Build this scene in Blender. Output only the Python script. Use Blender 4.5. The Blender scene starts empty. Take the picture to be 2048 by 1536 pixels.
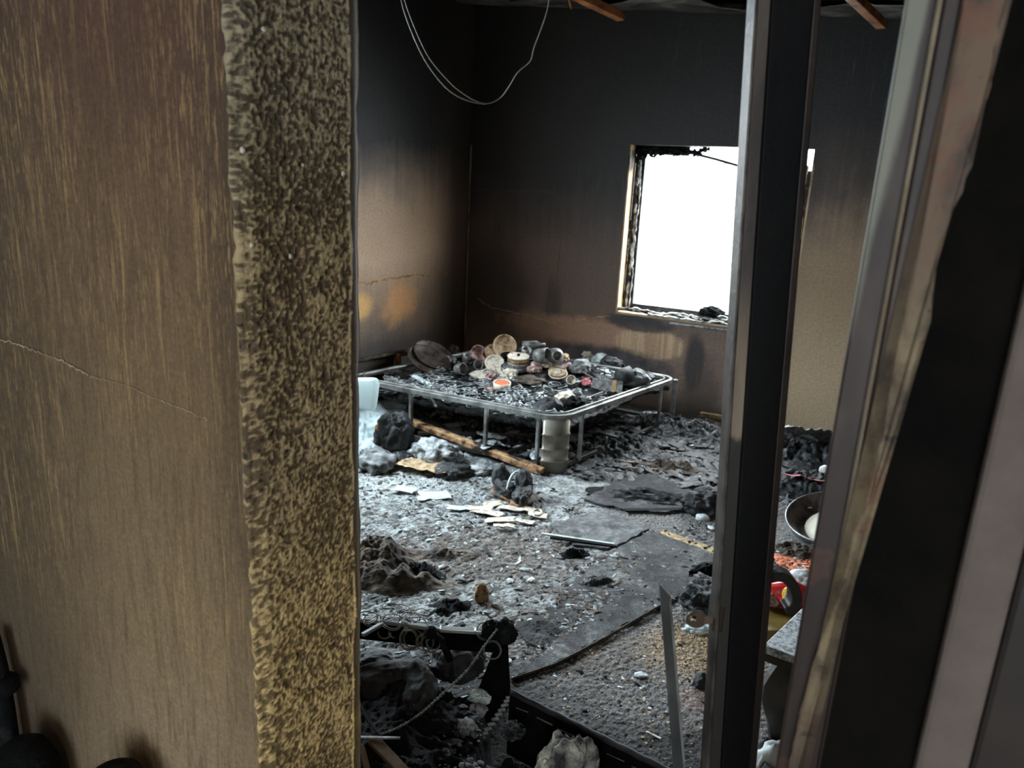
import bpy, bmesh, math, random
import numpy as np
from mathutils import Vector, Matrix
random.seed(7); RS = np.random.RandomState(7)
C = bpy.context.scene.collection
sc = bpy.context.scene

# ---------------------------------------------------------------- camera
FPX = 1500.0; TH = math.radians(15.2); RO = math.radians(2.9); EYE = 1.6
F = Vector((0, math.cos(TH), -math.sin(TH))); r0 = Vector((1, 0, 0)); u0 = Vector((0, math.sin(TH), math.cos(TH)))
R = r0*math.cos(RO) + u0*math.sin(RO); U = u0*math.cos(RO) - r0*math.sin(RO)
cd = bpy.data.cameras.new('camera'); cam = bpy.data.objects.new('camera', cd); C.objects.link(cam)
cam.matrix_world = Matrix(((R.x, U.x, -F.x, 0), (R.y, U.y, -F.y, 0), (R.z, U.z, -F.z, EYE), (0, 0, 0, 1)))
cd.sensor_width = 36; cd.lens = FPX/2048*36; cd.clip_start = .02; cd.clip_end = 200
cd.dof.use_dof = True; cd.dof.focus_distance = 1.6; cd.dof.aperture_fstop = 8.0
sc.camera = cam
# ---------------------------------------------------------------- sky, daylight, exposure
wd = bpy.data.worlds.new('sky'); sc.world = wd; wd.use_nodes = True
bgn = wd.node_tree.nodes['Background']; bgn.inputs[0].default_value = (.86, .95, 1, 1); bgn.inputs[1].default_value = 3.0
sc.view_settings.view_transform = 'Standard'; sc.view_settings.look = 'None'
sc.view_settings.exposure = 1.12; sc.view_settings.gamma = 1; sc.view_settings.use_curve_mapping = False
sc.cycles.max_bounces = 8; sc.cycles.diffuse_bounces = 5; sc.cycles.use_adaptive_sampling = True
sc.cycles.sample_clamp_indirect = 6

E_ = Vector((.8997, -.4364, 0)); N_ = Vector((.4364, .8997, 0)); K = Vector((-.42, 6.17, 0)); P1 = Vector((-.29, .79, 0))
ANG = math.atan2(E_.y, E_.x); Z = Vector((0, 0, 1))

def daylight(name, loc, aim, w, h, power, col):
    l = bpy.data.lights.new(name, 'AREA'); l.shape = 'RECTANGLE'; l.size = w; l.size_y = h; l.energy = power; l.color = col
    o = bpy.data.objects.new(name, l); C.objects.link(o); o.location = loc
    o.rotation_euler = (Vector(aim)-Vector(loc)).to_track_quat('-Z', 'Y').to_euler(); return o
# sky seen through the back window, through the hidden window of the left wall, and through the entrance hall door
wc = K + E_*1.93 + Z*1.27
daylight('window_daylight', wc + N_*.9 + Z*.75, wc - N_*.9 - Z*.5, 3.0, 2.6, 260, (.90, .96, 1.0))
lc = K - N_*2.35 + Z*1.5
daylight('left_window_daylight', lc - E_*.75 + Z*.8, lc + E_*1.0 - Z*.9, 1.9, 1.9, 230, (.78, .92, 1.0))
HALL_L = daylight('hall_door_daylight', Vector((.9, -2.2, 2.2)), Vector((-.3, .9, 1.1)), 1.2, 1.6, 64, (1.0, .92, .78))

# ---------------------------------------------------------------- pixel helpers (photo pixels to points of real planes)
O = Vector((0, 0, EYE))
def ray(x, y): return F + R*((x-1024)/FPX) - U*((y-768)/FPX)
def onz(x, y, z=0.0): d = ray(x, y); return O + d*((z-EYE)/d.z)
def ony(x, y, Y): d = ray(x, y); return O + d*(Y/d.y)
def onpl(x, y, P, n): d = ray(x, y); return O + d*((P-O).dot(n)/d.dot(n))
def wsz(x, y): q = onpl(x, y, K, N_); return (q-K).dot(E_), q.z            # back wall: along, up
def lsz(x, y): q = onpl(x, y, K, E_); return -(q-K).dot(N_), q.z           # left wall
def nsz(x, y, off=0): q = onpl(x, y, P1 + N_*off, N_); return (q-P1).dot(E_), q.z  # entrance wall

# ---------------------------------------------------------------- noise
def _h(ix, iy, iz, s):
    n = (ix.astype(np.int64)*374761393 + iy.astype(np.int64)*668265263 + iz.astype(np.int64)*2147483647 + s*974711) & 0xffffffff
    n = ((n ^ (n >> 13))*1274126177) & 0xffffffff
    return ((n ^ (n >> 16)) & 0xffff)/65535.0
def vn(x, y, z, s=0):
    x = np.asarray(x, float); y = np.asarray(y, float)+x*0; z = np.asarray(z, float)+x*0
    X, Y, Zz = np.floor(x), np.floor(y), np.floor(z); a, b, c = x-X, y-Y, z-Zz
    a, b, c = a*a*(3-2*a), b*b*(3-2*b), c*c*(3-2*c); r = 0
    for i in (0, 1):
        for j in (0, 1):
            for k in (0, 1):
                r = r + _h(X+i, Y+j, Zz+k, s)*(a if i else 1-a)*(b if j else 1-b)*(c if k else 1-c)
    return r*2-1
def fbm(x, y, z=0, o=4, s=0, ridge=False, g=.5):
    r = 0; A = 1; T = 0; f = 1.0
    for i in range(o):
        v = vn(np.asarray(x)*f+i*17.3, np.asarray(y)*f-i*9.1, np.asarray(z)*f+i*3.7, s+i)
        r = r + A*((1-2*np.abs(v)) if ridge else v); T += A; A *= g; f *= 2.03
    return r/T
def smooth(x, a, b): t = np.clip((x-a)/(b-a), 0, 1); return t*t*(3-2*t)

# ---------------------------------------------------------------- node materials
class G:
    def __init__(s, name):
        s.m = bpy.data.materials.new(name); s.m.use_nodes = True; s.t = s.m.node_tree; s.n = s.t.nodes; s.l = s.t.links
        s.b = s.n['Principled BSDF']; s.tc = s.n.new('ShaderNodeTexCoord'); s.P = s.tc.outputs['Object']
    def put(s, sock, v):
        if isinstance(v, bpy.types.NodeSocket): s.l.new(v, sock)
        elif isinstance(v, (tuple, list)) and len(v) == 3 and sock.type == 'RGBA': sock.default_value = (*v, 1)
        else: sock.default_value = v
    def m_(s, op, a, b=0.0, c=None, clamp=False):
        q = s.n.new('ShaderNodeMath'); q.operation = op; q.use_clamp = clamp; s.put(q.inputs[0], a); s.put(q.inputs[1], b)
        if c is not None: s.put(q.inputs[2], c)
        return q.outputs[0]
    def mul(s, a, b, clamp=False): return s.m_('MULTIPLY', a, b, None, clamp)
    def add(s, a, b, clamp=False): return s.m_('ADD', a, b, None, clamp)
    def sub(s, a, b): return s.m_('SUBTRACT', a, b)
    def ss(s, v, a, b, lo=0.0, hi=1.0):
        q = s.n.new('ShaderNodeMapRange'); q.interpolation_type = 'SMOOTHSTEP'; s.put(q.inputs[0], v)
        for i, w in enumerate((a, b, lo, hi)): q.inputs[i+1].default_value = w
        return q.outputs[0]
    def mix(s, f, a, b, mode='MIX'):
        q = s.n.new('ShaderNodeMix'); q.data_type = 'RGBA'; q.blend_type = mode; s.put(q.inputs[0], f); s.put(q.inputs[6], a); s.put(q.inputs[7], b)
        return q.outputs[2]
    def xyz(s):
        q = s.n.new('ShaderNodeSeparateXYZ'); s.l.new(s.P, q.inputs[0]); return q.outputs
    def map(s, sc_=(1, 1, 1), v=None, loc=(0, 0, 0)):
        q = s.n.new('ShaderNodeMapping'); s.l.new(v or s.P, q.inputs[0]); q.inputs[3].default_value = sc_; q.inputs[1].default_value = loc; return q.outputs[0]
    def noise(s, scale, detail=4, rough=.55, v=None, dist=0.0):
        q = s.n.new('ShaderNodeTexNoise'); s.l.new(v or s.P, q.inputs['Vector'])
        q.inputs['Scale'].default_value = scale; q.inputs['Detail'].default_value = detail; q.inputs['Roughness'].default_value = rough; q.inputs['Distortion'].default_value = dist
        return q.outputs[0]
    def voro(s, scale, v=None, feat='F1'):
        q = s.n.new('ShaderNodeTexVoronoi'); q.feature = feat; s.l.new(v or s.P, q.inputs['Vector']); q.inputs['Scale'].default_value = scale; return q.outputs[0]
    def ramp(s, f, st):
        q = s.n.new('ShaderNodeValToRGB'); s.put(q.inputs[0], f); cr = q.color_ramp
        while len(cr.elements) < len(st): cr.elements.new(.5)
        for e, (p, c) in zip(cr.elements, st): e.position = p; e.color = (*c, 1) if len(c) == 3 else c
        return q.outputs[0]
    def blob(s, c, rad, nz=None, amt=.3, k=.35):
        q = s.n.new('ShaderNodeVectorMath'); q.operation = 'SUBTRACT'; s.l.new(s.P, q.inputs[0]); q.inputs[1].default_value = c
        q2 = s.n.new('ShaderNodeVectorMath'); q2.operation = 'MULTIPLY'; s.l.new(q.outputs[0], q2.inputs[0]); q2.inputs[1].default_value = tuple(1/r if r else 0 for r in rad)
        q3 = s.n.new('ShaderNodeVectorMath'); q3.operation = 'LENGTH'; s.l.new(q2.outputs[0], q3.inputs[0]); d = q3.outputs['Value']
        if nz is not None: d = s.add(d, s.mul(s.sub(nz, .5), amt*2))
        return s.ss(d, 1.0, k, 0.0, 1.0)
    def out(s, col, rough=.8, metal=0.0, h=None, dist=.005, strength=1.0, spec=None):
        s.put(s.b.inputs['Base Color'], col); s.put(s.b.inputs['Roughness'], rough); s.put(s.b.inputs['Metallic'], metal)
        if spec is not None: s.b.inputs['Specular IOR Level'].default_value = spec
        if h is not None:
            q = s.n.new('ShaderNodeBump'); q.inputs['Strength'].default_value = strength; q.inputs['Distance'].default_value = dist
            s.put(q.inputs['Height'], h); s.l.new(q.outputs[0], s.b.inputs['Normal'])
        return s.m
def mat(name, cols, scale=8, rough=.75, metal=0.0, bump=.003, bscale=60, detail=5, spec=None, pos=None):
    g = G(name); n = g.noise(scale, detail, .6); k = len(cols)
    st = [(.5 if k == 1 else (pos[i] if pos else .36+.28*i/(k-1)), c) for i, c in enumerate(cols)]
    return g.out(g.ramp(n, st) if k > 1 else cols[0], rough, metal, g.noise(bscale, 4, .6) if bump else None, bump, 1.0, spec)

M = {}
M['char'] = mat('char', [(.003, .0035, .004), (.007, .008, .009), (.03, .034, .036)], 22, .8, 0, .004, 90, pos=(.35, .58, .78), spec=.12)
M['soot'] = mat('soot', [(.0015, .0016, .0018), (.004, .004, .0045)], 22, .9, 0, .004, 90, spec=.05)
M['char_ash'] = mat('char_ash', [(.005, .006, .007), (.016, .018, .02), (.20, .23, .24)], 30, .6, 0, .006, 70, pos=(.38, .55, .75))
M['char_brown'] = mat('char_brown', [(.01, .009, .008), (.06, .045, .032), (.20, .15, .10)], 18, .8, 0, .005, 60, pos=(.35, .52, .75))
M['ash'] = mat('ash', [(.10, .11, .115), (.30, .33, .34), (.52, .56, .57)], 25, .9, 0, .004, 90)
M['ash_light'] = mat('ash_light', [(.34, .40, .41), (.62, .70, .71)], 16, .85, 0, .004, 60)
M['steel'] = mat('steel', [(.12, .12, .115), (.26, .27, .26), (.40, .42, .41)], 9, .42, .55, .001, 120)
M['steel_dark'] = mat('steel_dark', [(.035, .033, .030), (.10, .095, .088)], 7, .5, .4, .001, 90)
M['steel_tan'] = mat('steel_tan', [(.16, .13, .095), (.30, .26, .20)], 12, .55, .25, .001, 90)
M['wood_burnt'] = mat('wood_burnt', [(.012, .010, .009), (.20, .10, .045), (.38, .24, .12)], 14, .75, 0, .003, 50, pos=(.42, .52, .68))
M['wood_orange'] = mat('wood_orange', [(.03, .012, .006), (.30, .11, .03), (.42, .18, .06)], 9, .6, 0, .002, 50, pos=(.3, .5, .7))
M['tan'] = mat('tan', [(.10, .065, .035), (.42, .29, .16), (.60, .47, .30)], 40, .7, 0, .001, 90, pos=(.3, .48, .68))
M['tan_dark'] = mat('tan_dark', [(.05, .032, .02), (.22, .13, .06), (.36, .23, .12)], 45, .7, 0, .001, 90)
M['cream'] = mat('cream', [(.22, .17, .12), (.60, .53, .43), (.72, .67, .58)], 50, .6, 0, .001, 90, pos=(.32, .45, .65))
M['pink'] = mat('pink', [(.12, .07, .065), (.42, .28, .26), (.55, .42, .40)], 50, .7, 0, .001, 90)
M['orange_red'] = mat('orange_red', [(.62, .10, .04), (.85, .22, .10)], 60, .6, 0, 0)
M['grey_metal'] = mat('grey_metal', [(.06, .06, .06), (.19, .19, .185), (.30, .30, .29)], 30, .5, .3, .001, 90)
M['brown_metal'] = mat('brown_metal', [(.02, .017, .016), (.075, .060, .052), (.12, .10, .085)], 20, .5, .3, .001, 90)
M['white'] = mat('white', [(.50, .55, .56), (.75, .79, .79)], 10, .7, 0, .002, 40)
def translucent(m, k, col):
    t = m.node_tree; o_ = t.nodes['Material Output']; b_ = t.nodes['Principled BSDF']; tr_ = t.nodes.new('ShaderNodeBsdfTranslucent'); tr_.inputs[0].default_value = (*col, 1)
    mx = t.nodes.new('ShaderNodeMixShader'); mx.inputs[0].default_value = k; t.links.new(b_.outputs[0], mx.inputs[1]); t.links.new(tr_.outputs[0], mx.inputs[2]); t.links.new(mx.outputs[0], o_.inputs[0]); return m
M['plastic_white'] = translucent(mat('plastic_white', [(.70, .76, .77), (.86, .90, .90)], 10, .6, 0, .002, 30), .5, (.80, .92, .93))
M['pale_blue'] = mat('pale_blue', [(.34, .44, .46), (.58, .70, .73), (.74, .84, .86)], 9, .75, 0, .003, 50)
M['cloth_grey'] = mat('cloth_grey', [(.03, .03, .032), (.16, .17, .175), (.34, .36, .36)], 14, .85, 0, .003, 120)
M['cloth_black'] = mat('cloth_black', [(.004, .005, .006), (.014, .016, .018), (.05, .056, .06)], 12, .7, 0, .002, 150)
M['cloth_pink'] = mat('cloth_pink', [(.30, .05, .06), (.62, .22, .23)], 14, .8, 0, .003, 90)
M['wire'] = mat('wire', [(.10, .095, .085), (.24, .23, .21)], 20, .5, .4, 0)
M['spring'] = mat('spring', [(.10, .11, .11), (.46, .50, .51)], 9, .45, .2, 0)
M['wire_pale'] = mat('wire_pale', [(.26, .24, .20), (.42, .39, .33)], 8, .6, 0, 0)
M['plastic_red'] = mat('plastic_red', [(.42, .01, .012), (.62, .03, .03)], 12, .28, 0, 0)
M['plastic_yellow'] = mat('plastic_yellow', [(.75, .42, .05), (.85, .60, .12)], 12, .35, 0, 0)
M['speckle'] = mat('speckle', [(.10, .12, .13), (.42, .48, .51), (.62, .68, .70)], 95, .5, 0, 0, pos=(.38, .5, .62))
M['brown_wood'] = mat('brown_wood', [(.05, .028, .012), (.20, .12, .06)], 8, .7, 0, .002, 40)

# ---------------------------------------------------------------- mesh helpers
def tag(o, label=None, cat=None, group=None, kind=None):
    if label: o['label'] = label
    if cat: o['category'] = cat
    if group: o['group'] = group
    if kind: o['kind'] = kind
    return o
def empty(name, loc, label, cat, group=None, rz=0):
    o = bpy.data.objects.new(name, None); C.objects.link(o); o.location = loc; o.rotation_euler.z = rz; o.empty_display_size = .05
    return tag(o, label, cat, group)
class MB:
    def __init__(s): s.v = []; s.f = []
    def add(s, vs, fs):
        k = len(s.v); s.v += [tuple(v) for v in vs]; s.f += [tuple(i+k for i in f) for f in fs]; return s
    def box(s, c, sz, ax=None):
        c = Vector(c); X, Y, Zv = ax or (Vector((1, 0, 0)), Vector((0, 1, 0)), Z)
        vs = [c + X*(sz[0]/2*i) + Y*(sz[1]/2*j) + Zv*(sz[2]/2*k) for i in (-1, 1) for j in (-1, 1) for k in (-1, 1)]
        return s.add(vs, [(0, 1, 3, 2), (4, 6, 7, 5), (0, 4, 5, 1), (2, 3, 7, 6), (0, 2, 6, 4), (1, 5, 7, 3)])
    def bar(s, a, b, w, h, up=Z):
        a = Vector(a); b = Vector(b); d = (b-a); L = d.length; d.normalize(); x = d.cross(up)
        if x.length < 1e-4: x = d.cross(Vector((1, 0, 0)))
        x.normalize(); y = x.cross(d); return s.box((a+b)/2, (L, w, h), (d, x, y))
    def tube(s, pts, r, n=6, closed=False):
        pts = [Vector(p) for p in pts]; L = len(pts); rings = []; px = None
        for i, p in enumerate(pts):
            t = (pts[(i+1) % L]-pts[i-1]) if closed else (pts[min(i+1, L-1)]-pts[max(i-1, 0)])
            t.normalize()
            if px is None: px = t.orthogonal().normalized()
            px = (px - t*px.dot(t)); px = px.normalized() if px.length > 1e-6 else t.orthogonal().normalized()
            py = t.cross(px); rr = r[i] if isinstance(r, (list, tuple)) else r
            rings.append([p + px*(rr*math.cos(a)) + py*(rr*math.sin(a)) for a in [2*math.pi*k/n for k in range(n)]])
        vs = [v for q in rings for v in q]; fs = []
        for i in range(L if closed else L-1):
            j = (i+1) % L
            for k in range(n): fs.append((i*n+k, i*n+(k+1) % n, j*n+(k+1) % n, j*n+k))
        if not closed: fs.append(tuple(range(n))[::-1]); fs.append(tuple((L-1)*n+k for k in range(n)))
        return s.add(vs, fs)
    def lathe(s, prof, c=(0, 0, 0), rot=None, n=28, sx=1, sy=1, cap=True):
        c = Vector(c); vs = []; fs = []
        for (r, z) in prof:
            for k in range(n):
                a = 2*math.pi*k/n; p = Vector((r*math.cos(a)*sx, r*math.sin(a)*sy, z)); vs.append(c + (rot @ p if rot else p))
        for i in range(len(prof)-1):
            for k in range(n): fs.append((i*n+k, i*n+(k+1) % n, (i+1)*n+(k+1) % n, (i+1)*n+k))
        if cap: fs.append(tuple(range(n))[::-1])
        fs.append(tuple((len(prof)-1)*n+k for k in range(n)))
        return s.add(vs, fs)
    def build(s, name, m, parent=None, smooth_=False, bevel=0):
        me = bpy.data.meshes.new(name); me.from_pydata(s.v, [], s.f); me.update()
        return link(name, me, m, parent, smooth_, bevel)
def link(name, me, m, parent=None, smooth_=False, bevel=0, recalc=True):
    if recalc and len(me.polygons) < 60000:
        bm = bmesh.new(); bm.from_mesh(me); bmesh.ops.recalc_face_normals(bm, faces=bm.faces); bm.to_mesh(me); bm.free()
    if smooth_: me.polygons.foreach_set('use_smooth', [True]*len(me.polygons))
    o = bpy.data.objects.new(name, me); C.objects.link(o); me.materials.append(m)
    if parent:
        o.parent = parent
        o.matrix_parent_inverse = Matrix.Translation(parent_world(parent)).inverted() if not parent.rotation_euler.z else pw(parent).inverted()
    if bevel:
        b = o.modifiers.new('bevel', 'BEVEL'); b.width = bevel; b.segments = 2; b.limit_method = 'ANGLE'
    return o
def pw(o):
    m = Matrix.Translation(o.location) @ o.rotation_euler.to_matrix().to_4x4()
    return (pw(o.parent) @ o.matrix_parent_inverse @ m) if o.parent else m
def parent_world(o): return pw(o).to_translation()
def grid(name, P, m, parent=None, smooth_=True):       # P: (ny, nx, 3) world points
    ny, nx, _ = P.shape; me = bpy.data.meshes.new(name)
    idx = np.arange(ny*nx).reshape(ny, nx); q = np.stack([idx[:-1, :-1], idx[:-1, 1:], idx[1:, 1:], idx[1:, :-1]], -1).reshape(-1, 4)
    me.vertices.add(ny*nx); me.vertices.foreach_set('co', P.reshape(-1).astype(np.float32))
    me.loops.add(q.size); me.loops.foreach_set('vertex_index', q.reshape(-1).astype(np.int32))
    me.polygons.add(len(q)); me.polygons.foreach_set('loop_start', (np.arange(len(q))*4).astype(np.int32))
    me.update(calc_edges=True); me.validate()
    return link(name, me, m, parent, smooth_, 0, False)
def tomesh(name, V, Fc, m, parent=None, smooth_=False):
    me = bpy.data.meshes.new(name); me.from_pydata([tuple(v) for v in V], [], [tuple(f) for f in Fc]); me.update()
    return link(name, me, m, parent, smooth_, 0, len(Fc) < 20000)

def mound(name, c, rx, ry, h, seed, m, parent=None, rz=0, res=70, rough=.35, freq=9, ridge=True, pw_=1.0, base=0.0, kind=None):
    """an irregular heap lying on z = base"""
    a = np.linspace(-1, 1, res); X, Y = np.meshgrid(a, a); x, y = X*rx, Y*ry
    ca, sa = math.cos(rz), math.sin(rz); wx, wy = c[0]+x*ca-y*sa, c[1]+x*sa+y*ca
    d = np.sqrt(X*X+Y*Y) + .22*fbm(X*2.2+seed, Y*2.2, seed, 3, seed)
    prof = smooth(d, 1.0, .25)**pw_
    n = fbm(wx*freq+seed, wy*freq, seed*.7, 5, seed, ridge)
    n2 = fbm(wx*freq*3.3, wy*freq*3.3, seed, 3, seed+5)
    z = base + h*prof*(1-rough+rough*1.6*n) + h*.10*n2*prof - .012*(prof < .02)
    P = np.stack([wx, wy, z], -1); o = grid(name, P, m, parent)
    if kind: o['kind'] = kind
    return o
def crumple(name, c, sz, seed, m, parent=None, rz=0, sub=4, amp=.35, freq=2.4, tilt=0, smooth_=True):
    """a crumpled closed lump of cloth or foil"""
    bm = bmesh.new(); bmesh.ops.create_icosphere(bm, subdivisions=sub, radius=1)
    P = np.array([v.co[:] for v in bm.verts]); n = fbm(P[:, 0]*freq+seed, P[:, 1]*freq+seed*.3, P[:, 2]*freq, 4, seed, True)
    n2 = fbm(P[:, 0]*1.3+seed, P[:, 1]*1.3, P[:, 2]*1.3, 2, seed+3)
    P = P*(1+amp*n+.28*n2)[:, None]; P[:, 2] = np.where(P[:, 2] < -.45, -.45+(P[:, 2]+.45)*.15, P[:, 2]); P[:, 2] -= P[:, 2].min()
    P = P*np.array(sz)/2; rm = (Matrix.Rotation(rz, 3, 'Z') @ Matrix.Rotation(tilt, 3, 'X'))
    P = P @ np.array(rm).T + np.array(c)
    for v, p in zip(bm.verts, P): v.co = p
    me = bpy.data.meshes.new(name); bm.to_mesh(me); bm.free(); return link(name, me, m, parent, smooth_)
def sheet(name, c, sx, sy, seed, m, parent=None, rz=0, tilt=0, lift=.03, freq=6, thick=.002, res=36, hf=None):
    """a thin crumpled sheet lying loosely"""
    a = np.linspace(-.5, .5, res); X, Y = np.meshgrid(a, a)
    j = 1+.25*fbm(np.arctan2(Y, X)*1.7+seed, X*0+seed, 0, 3, seed)
    x, y = X*sx*j, Y*sy*j; z = lift*(.6+.6*fbm(x*freq+seed, y*freq, seed, 4, seed, True)) + thick
    rm = np.array(Matrix.Rotation(rz, 3, 'Z') @ Matrix.Rotation(tilt, 3, 'X')); P = np.stack([x, y, z], -1) @ rm.T + np.array(c)
    if hf is not None: P[..., 2] += hf(P[..., 0], P[..., 1]) - c[2]
    o = grid(name, P, m, parent); s = o.modifiers.new('t', 'SOLIDIFY'); s.thickness = thick; return o
def slab(name, poly, z0, h, m, parent=None, jit=.01, seed=0, step=.03, axes=None, rough_top=0):
    """a thin plate with a ragged outline; poly in (a, b) of axes (default floor x, y)"""
    pts = []; rs = random.Random(seed)
    for i in range(len(poly)):
        a = Vector(poly[i]); b = Vector(poly[(i+1) % len(poly)]); k = max(1, int((b-a).length/step))
        nrm = (b-a).normalized(); nrm = Vector((-nrm.y, nrm.x))
        for q in range(k): pts.append(a+(b-a)*(q/k) + (nrm*rs.uniform(-jit, jit) if (q or jit > .004) else nrm*0))
    A, B, D, org = axes or (Vector((1, 0, 0)), Vector((0, 1, 0)), Z, Vector((0, 0, 0)))
    n = len(pts); vs = [org + A*p.x + B*p.y + D*z0 for p in pts] + [org + A*p.x + B*p.y + D*(z0+h) for p in pts]
    fs = [tuple(range(n))[::-1], tuple(range(n, 2*n))] + [(i, (i+1) % n, n+(i+1) % n, n+i) for i in range(n)]
    bm = bmesh.new(); bv = [bm.verts.new(v) for v in vs]
    for f in fs: bm.faces.new([bv[i] for i in f])
    bmesh.ops.triangulate(bm, faces=[f for f in bm.faces if len(f.verts) > 4]); bmesh.ops.recalc_face_normals(bm, faces=bm.faces)
    me = bpy.data.meshes.new(name); bm.to_mesh(me); bm.free(); return link(name, me, m, parent, False, 0, False)
def flakes(name, n, poly, smin, smax, m, hf=None, flat=.3, seed=1, parent=None, kind='stuff', pts=None, elong=1.6):
    """many irregular chips joined in one mesh"""
    rs = np.random.RandomState(seed)
    if pts is None:
        poly = [Vector(p) for p in poly]; x0 = min(p.x for p in poly); x1 = max(p.x for p in poly); y0 = min(p.y for p in poly); y1 = max(p.y for p in poly)
        pts = []
        while len(pts) < n:
            x = rs.uniform(x0, x1); y = rs.uniform(y0, y1); ins = False
            for i in range(len(poly)):
                a = poly[i]; b = poly[i-1]
                if (a.y > y) != (b.y > y) and x < (b.x-a.x)*(y-a.y)/(b.y-a.y)+a.x: ins = not ins
            if ins: pts.append((x, y))
    pts = np.array(pts); n = len(pts)
    z = hf(pts[:, 0], pts[:, 1]) if hf is not None else np.zeros(n)
    base = np.array([(1, 0, 0), (.4, .9, 0), (-.6, .7, 0), (-1, -.1, 0), (-.3, -.9, 0), (.7, -.6, 0), (.1, .1, 1), (-.35, .2, .75)], float)
    V = base[None] * rs.uniform(.6, 1.25, (n, 8, 1)); V[:, :, 2] *= flat*rs.uniform(.4, 1.3, (n, 1)); V[:, :, 0] *= rs.uniform(1, elong, (n, 1))
    V *= (smin+(smax-smin)*rs.rand(n, 1, 1)**3)
    a = rs.uniform(0, 6.28, n); t = rs.uniform(-.4, .4, n); ca, sa, ct, st = np.cos(a), np.sin(a), np.cos(t), np.sin(t)
    Rm = np.zeros((n, 3, 3)); Rm[:, 0, 0] = ca; Rm[:, 0, 1] = -sa*ct; Rm[:, 0, 2] = sa*st; Rm[:, 1, 0] = sa; Rm[:, 1, 1] = ca*ct; Rm[:, 1, 2] = -ca*st; Rm[:, 2, 1] = st; Rm[:, 2, 2] = ct
    V = np.einsum('nij,nkj->nki', Rm, V); V[:, :, 0] += pts[:, 0, None]; V[:, :, 1] += pts[:, 1, None]; V[:, :, 2] += z[:, None]
    Fb = np.array([(0, 1, 6), (1, 7, 6), (1, 2, 7), (2, 3, 7), (3, 4, 7), (4, 6, 7), (4, 5, 6), (5, 0, 6)])
    Fa = (Fb[None]+8*np.arange(n)[:, None, None]).reshape(-1, 3); V = V.reshape(-1, 3); me = bpy.data.meshes.new(name)
    me.vertices.add(len(V)); me.vertices.foreach_set('co', V.reshape(-1).astype(np.float32)); me.loops.add(Fa.size); me.loops.foreach_set('vertex_index', Fa.reshape(-1).astype(np.int32))
    me.polygons.add(len(Fa)); me.polygons.foreach_set('loop_start', (np.arange(len(Fa))*3).astype(np.int32)); me.update(calc_edges=True)
    o = link(name, me, m, parent, False, 0, False)
    if kind: o['kind'] = kind
    return o
def poly_px(pts, z=0.0): return [tuple(onz(x, y, z)[:2]) for x, y in pts]

# ================================================================ THE SETTING
HN = 4.58           # depth of the room, back wall to entrance wall inner face
WR = 3.9            # width
CZ0, CS = 2.87, .08  # sloped ceiling
FR = Matrix.Translation(K) @ Matrix.Rotation(ANG, 4, 'Z')      # back wall frame: x along, y outward, z up
def local_obj(o, Mx): o.matrix_world = Mx; return o
def wallmesh(name, boxes, m, Mx):
    b = MB()
    for (x0, x1, y0, y1, z0, z1) in boxes: b.box(((x0+x1)/2, (y0+y1)/2, (z0+z1)/2), (x1-x0, y1-y0, z1-z0))
    o = b.build(name, m); o['kind'] = 'structure'; return local_obj(o, Mx)

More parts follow.
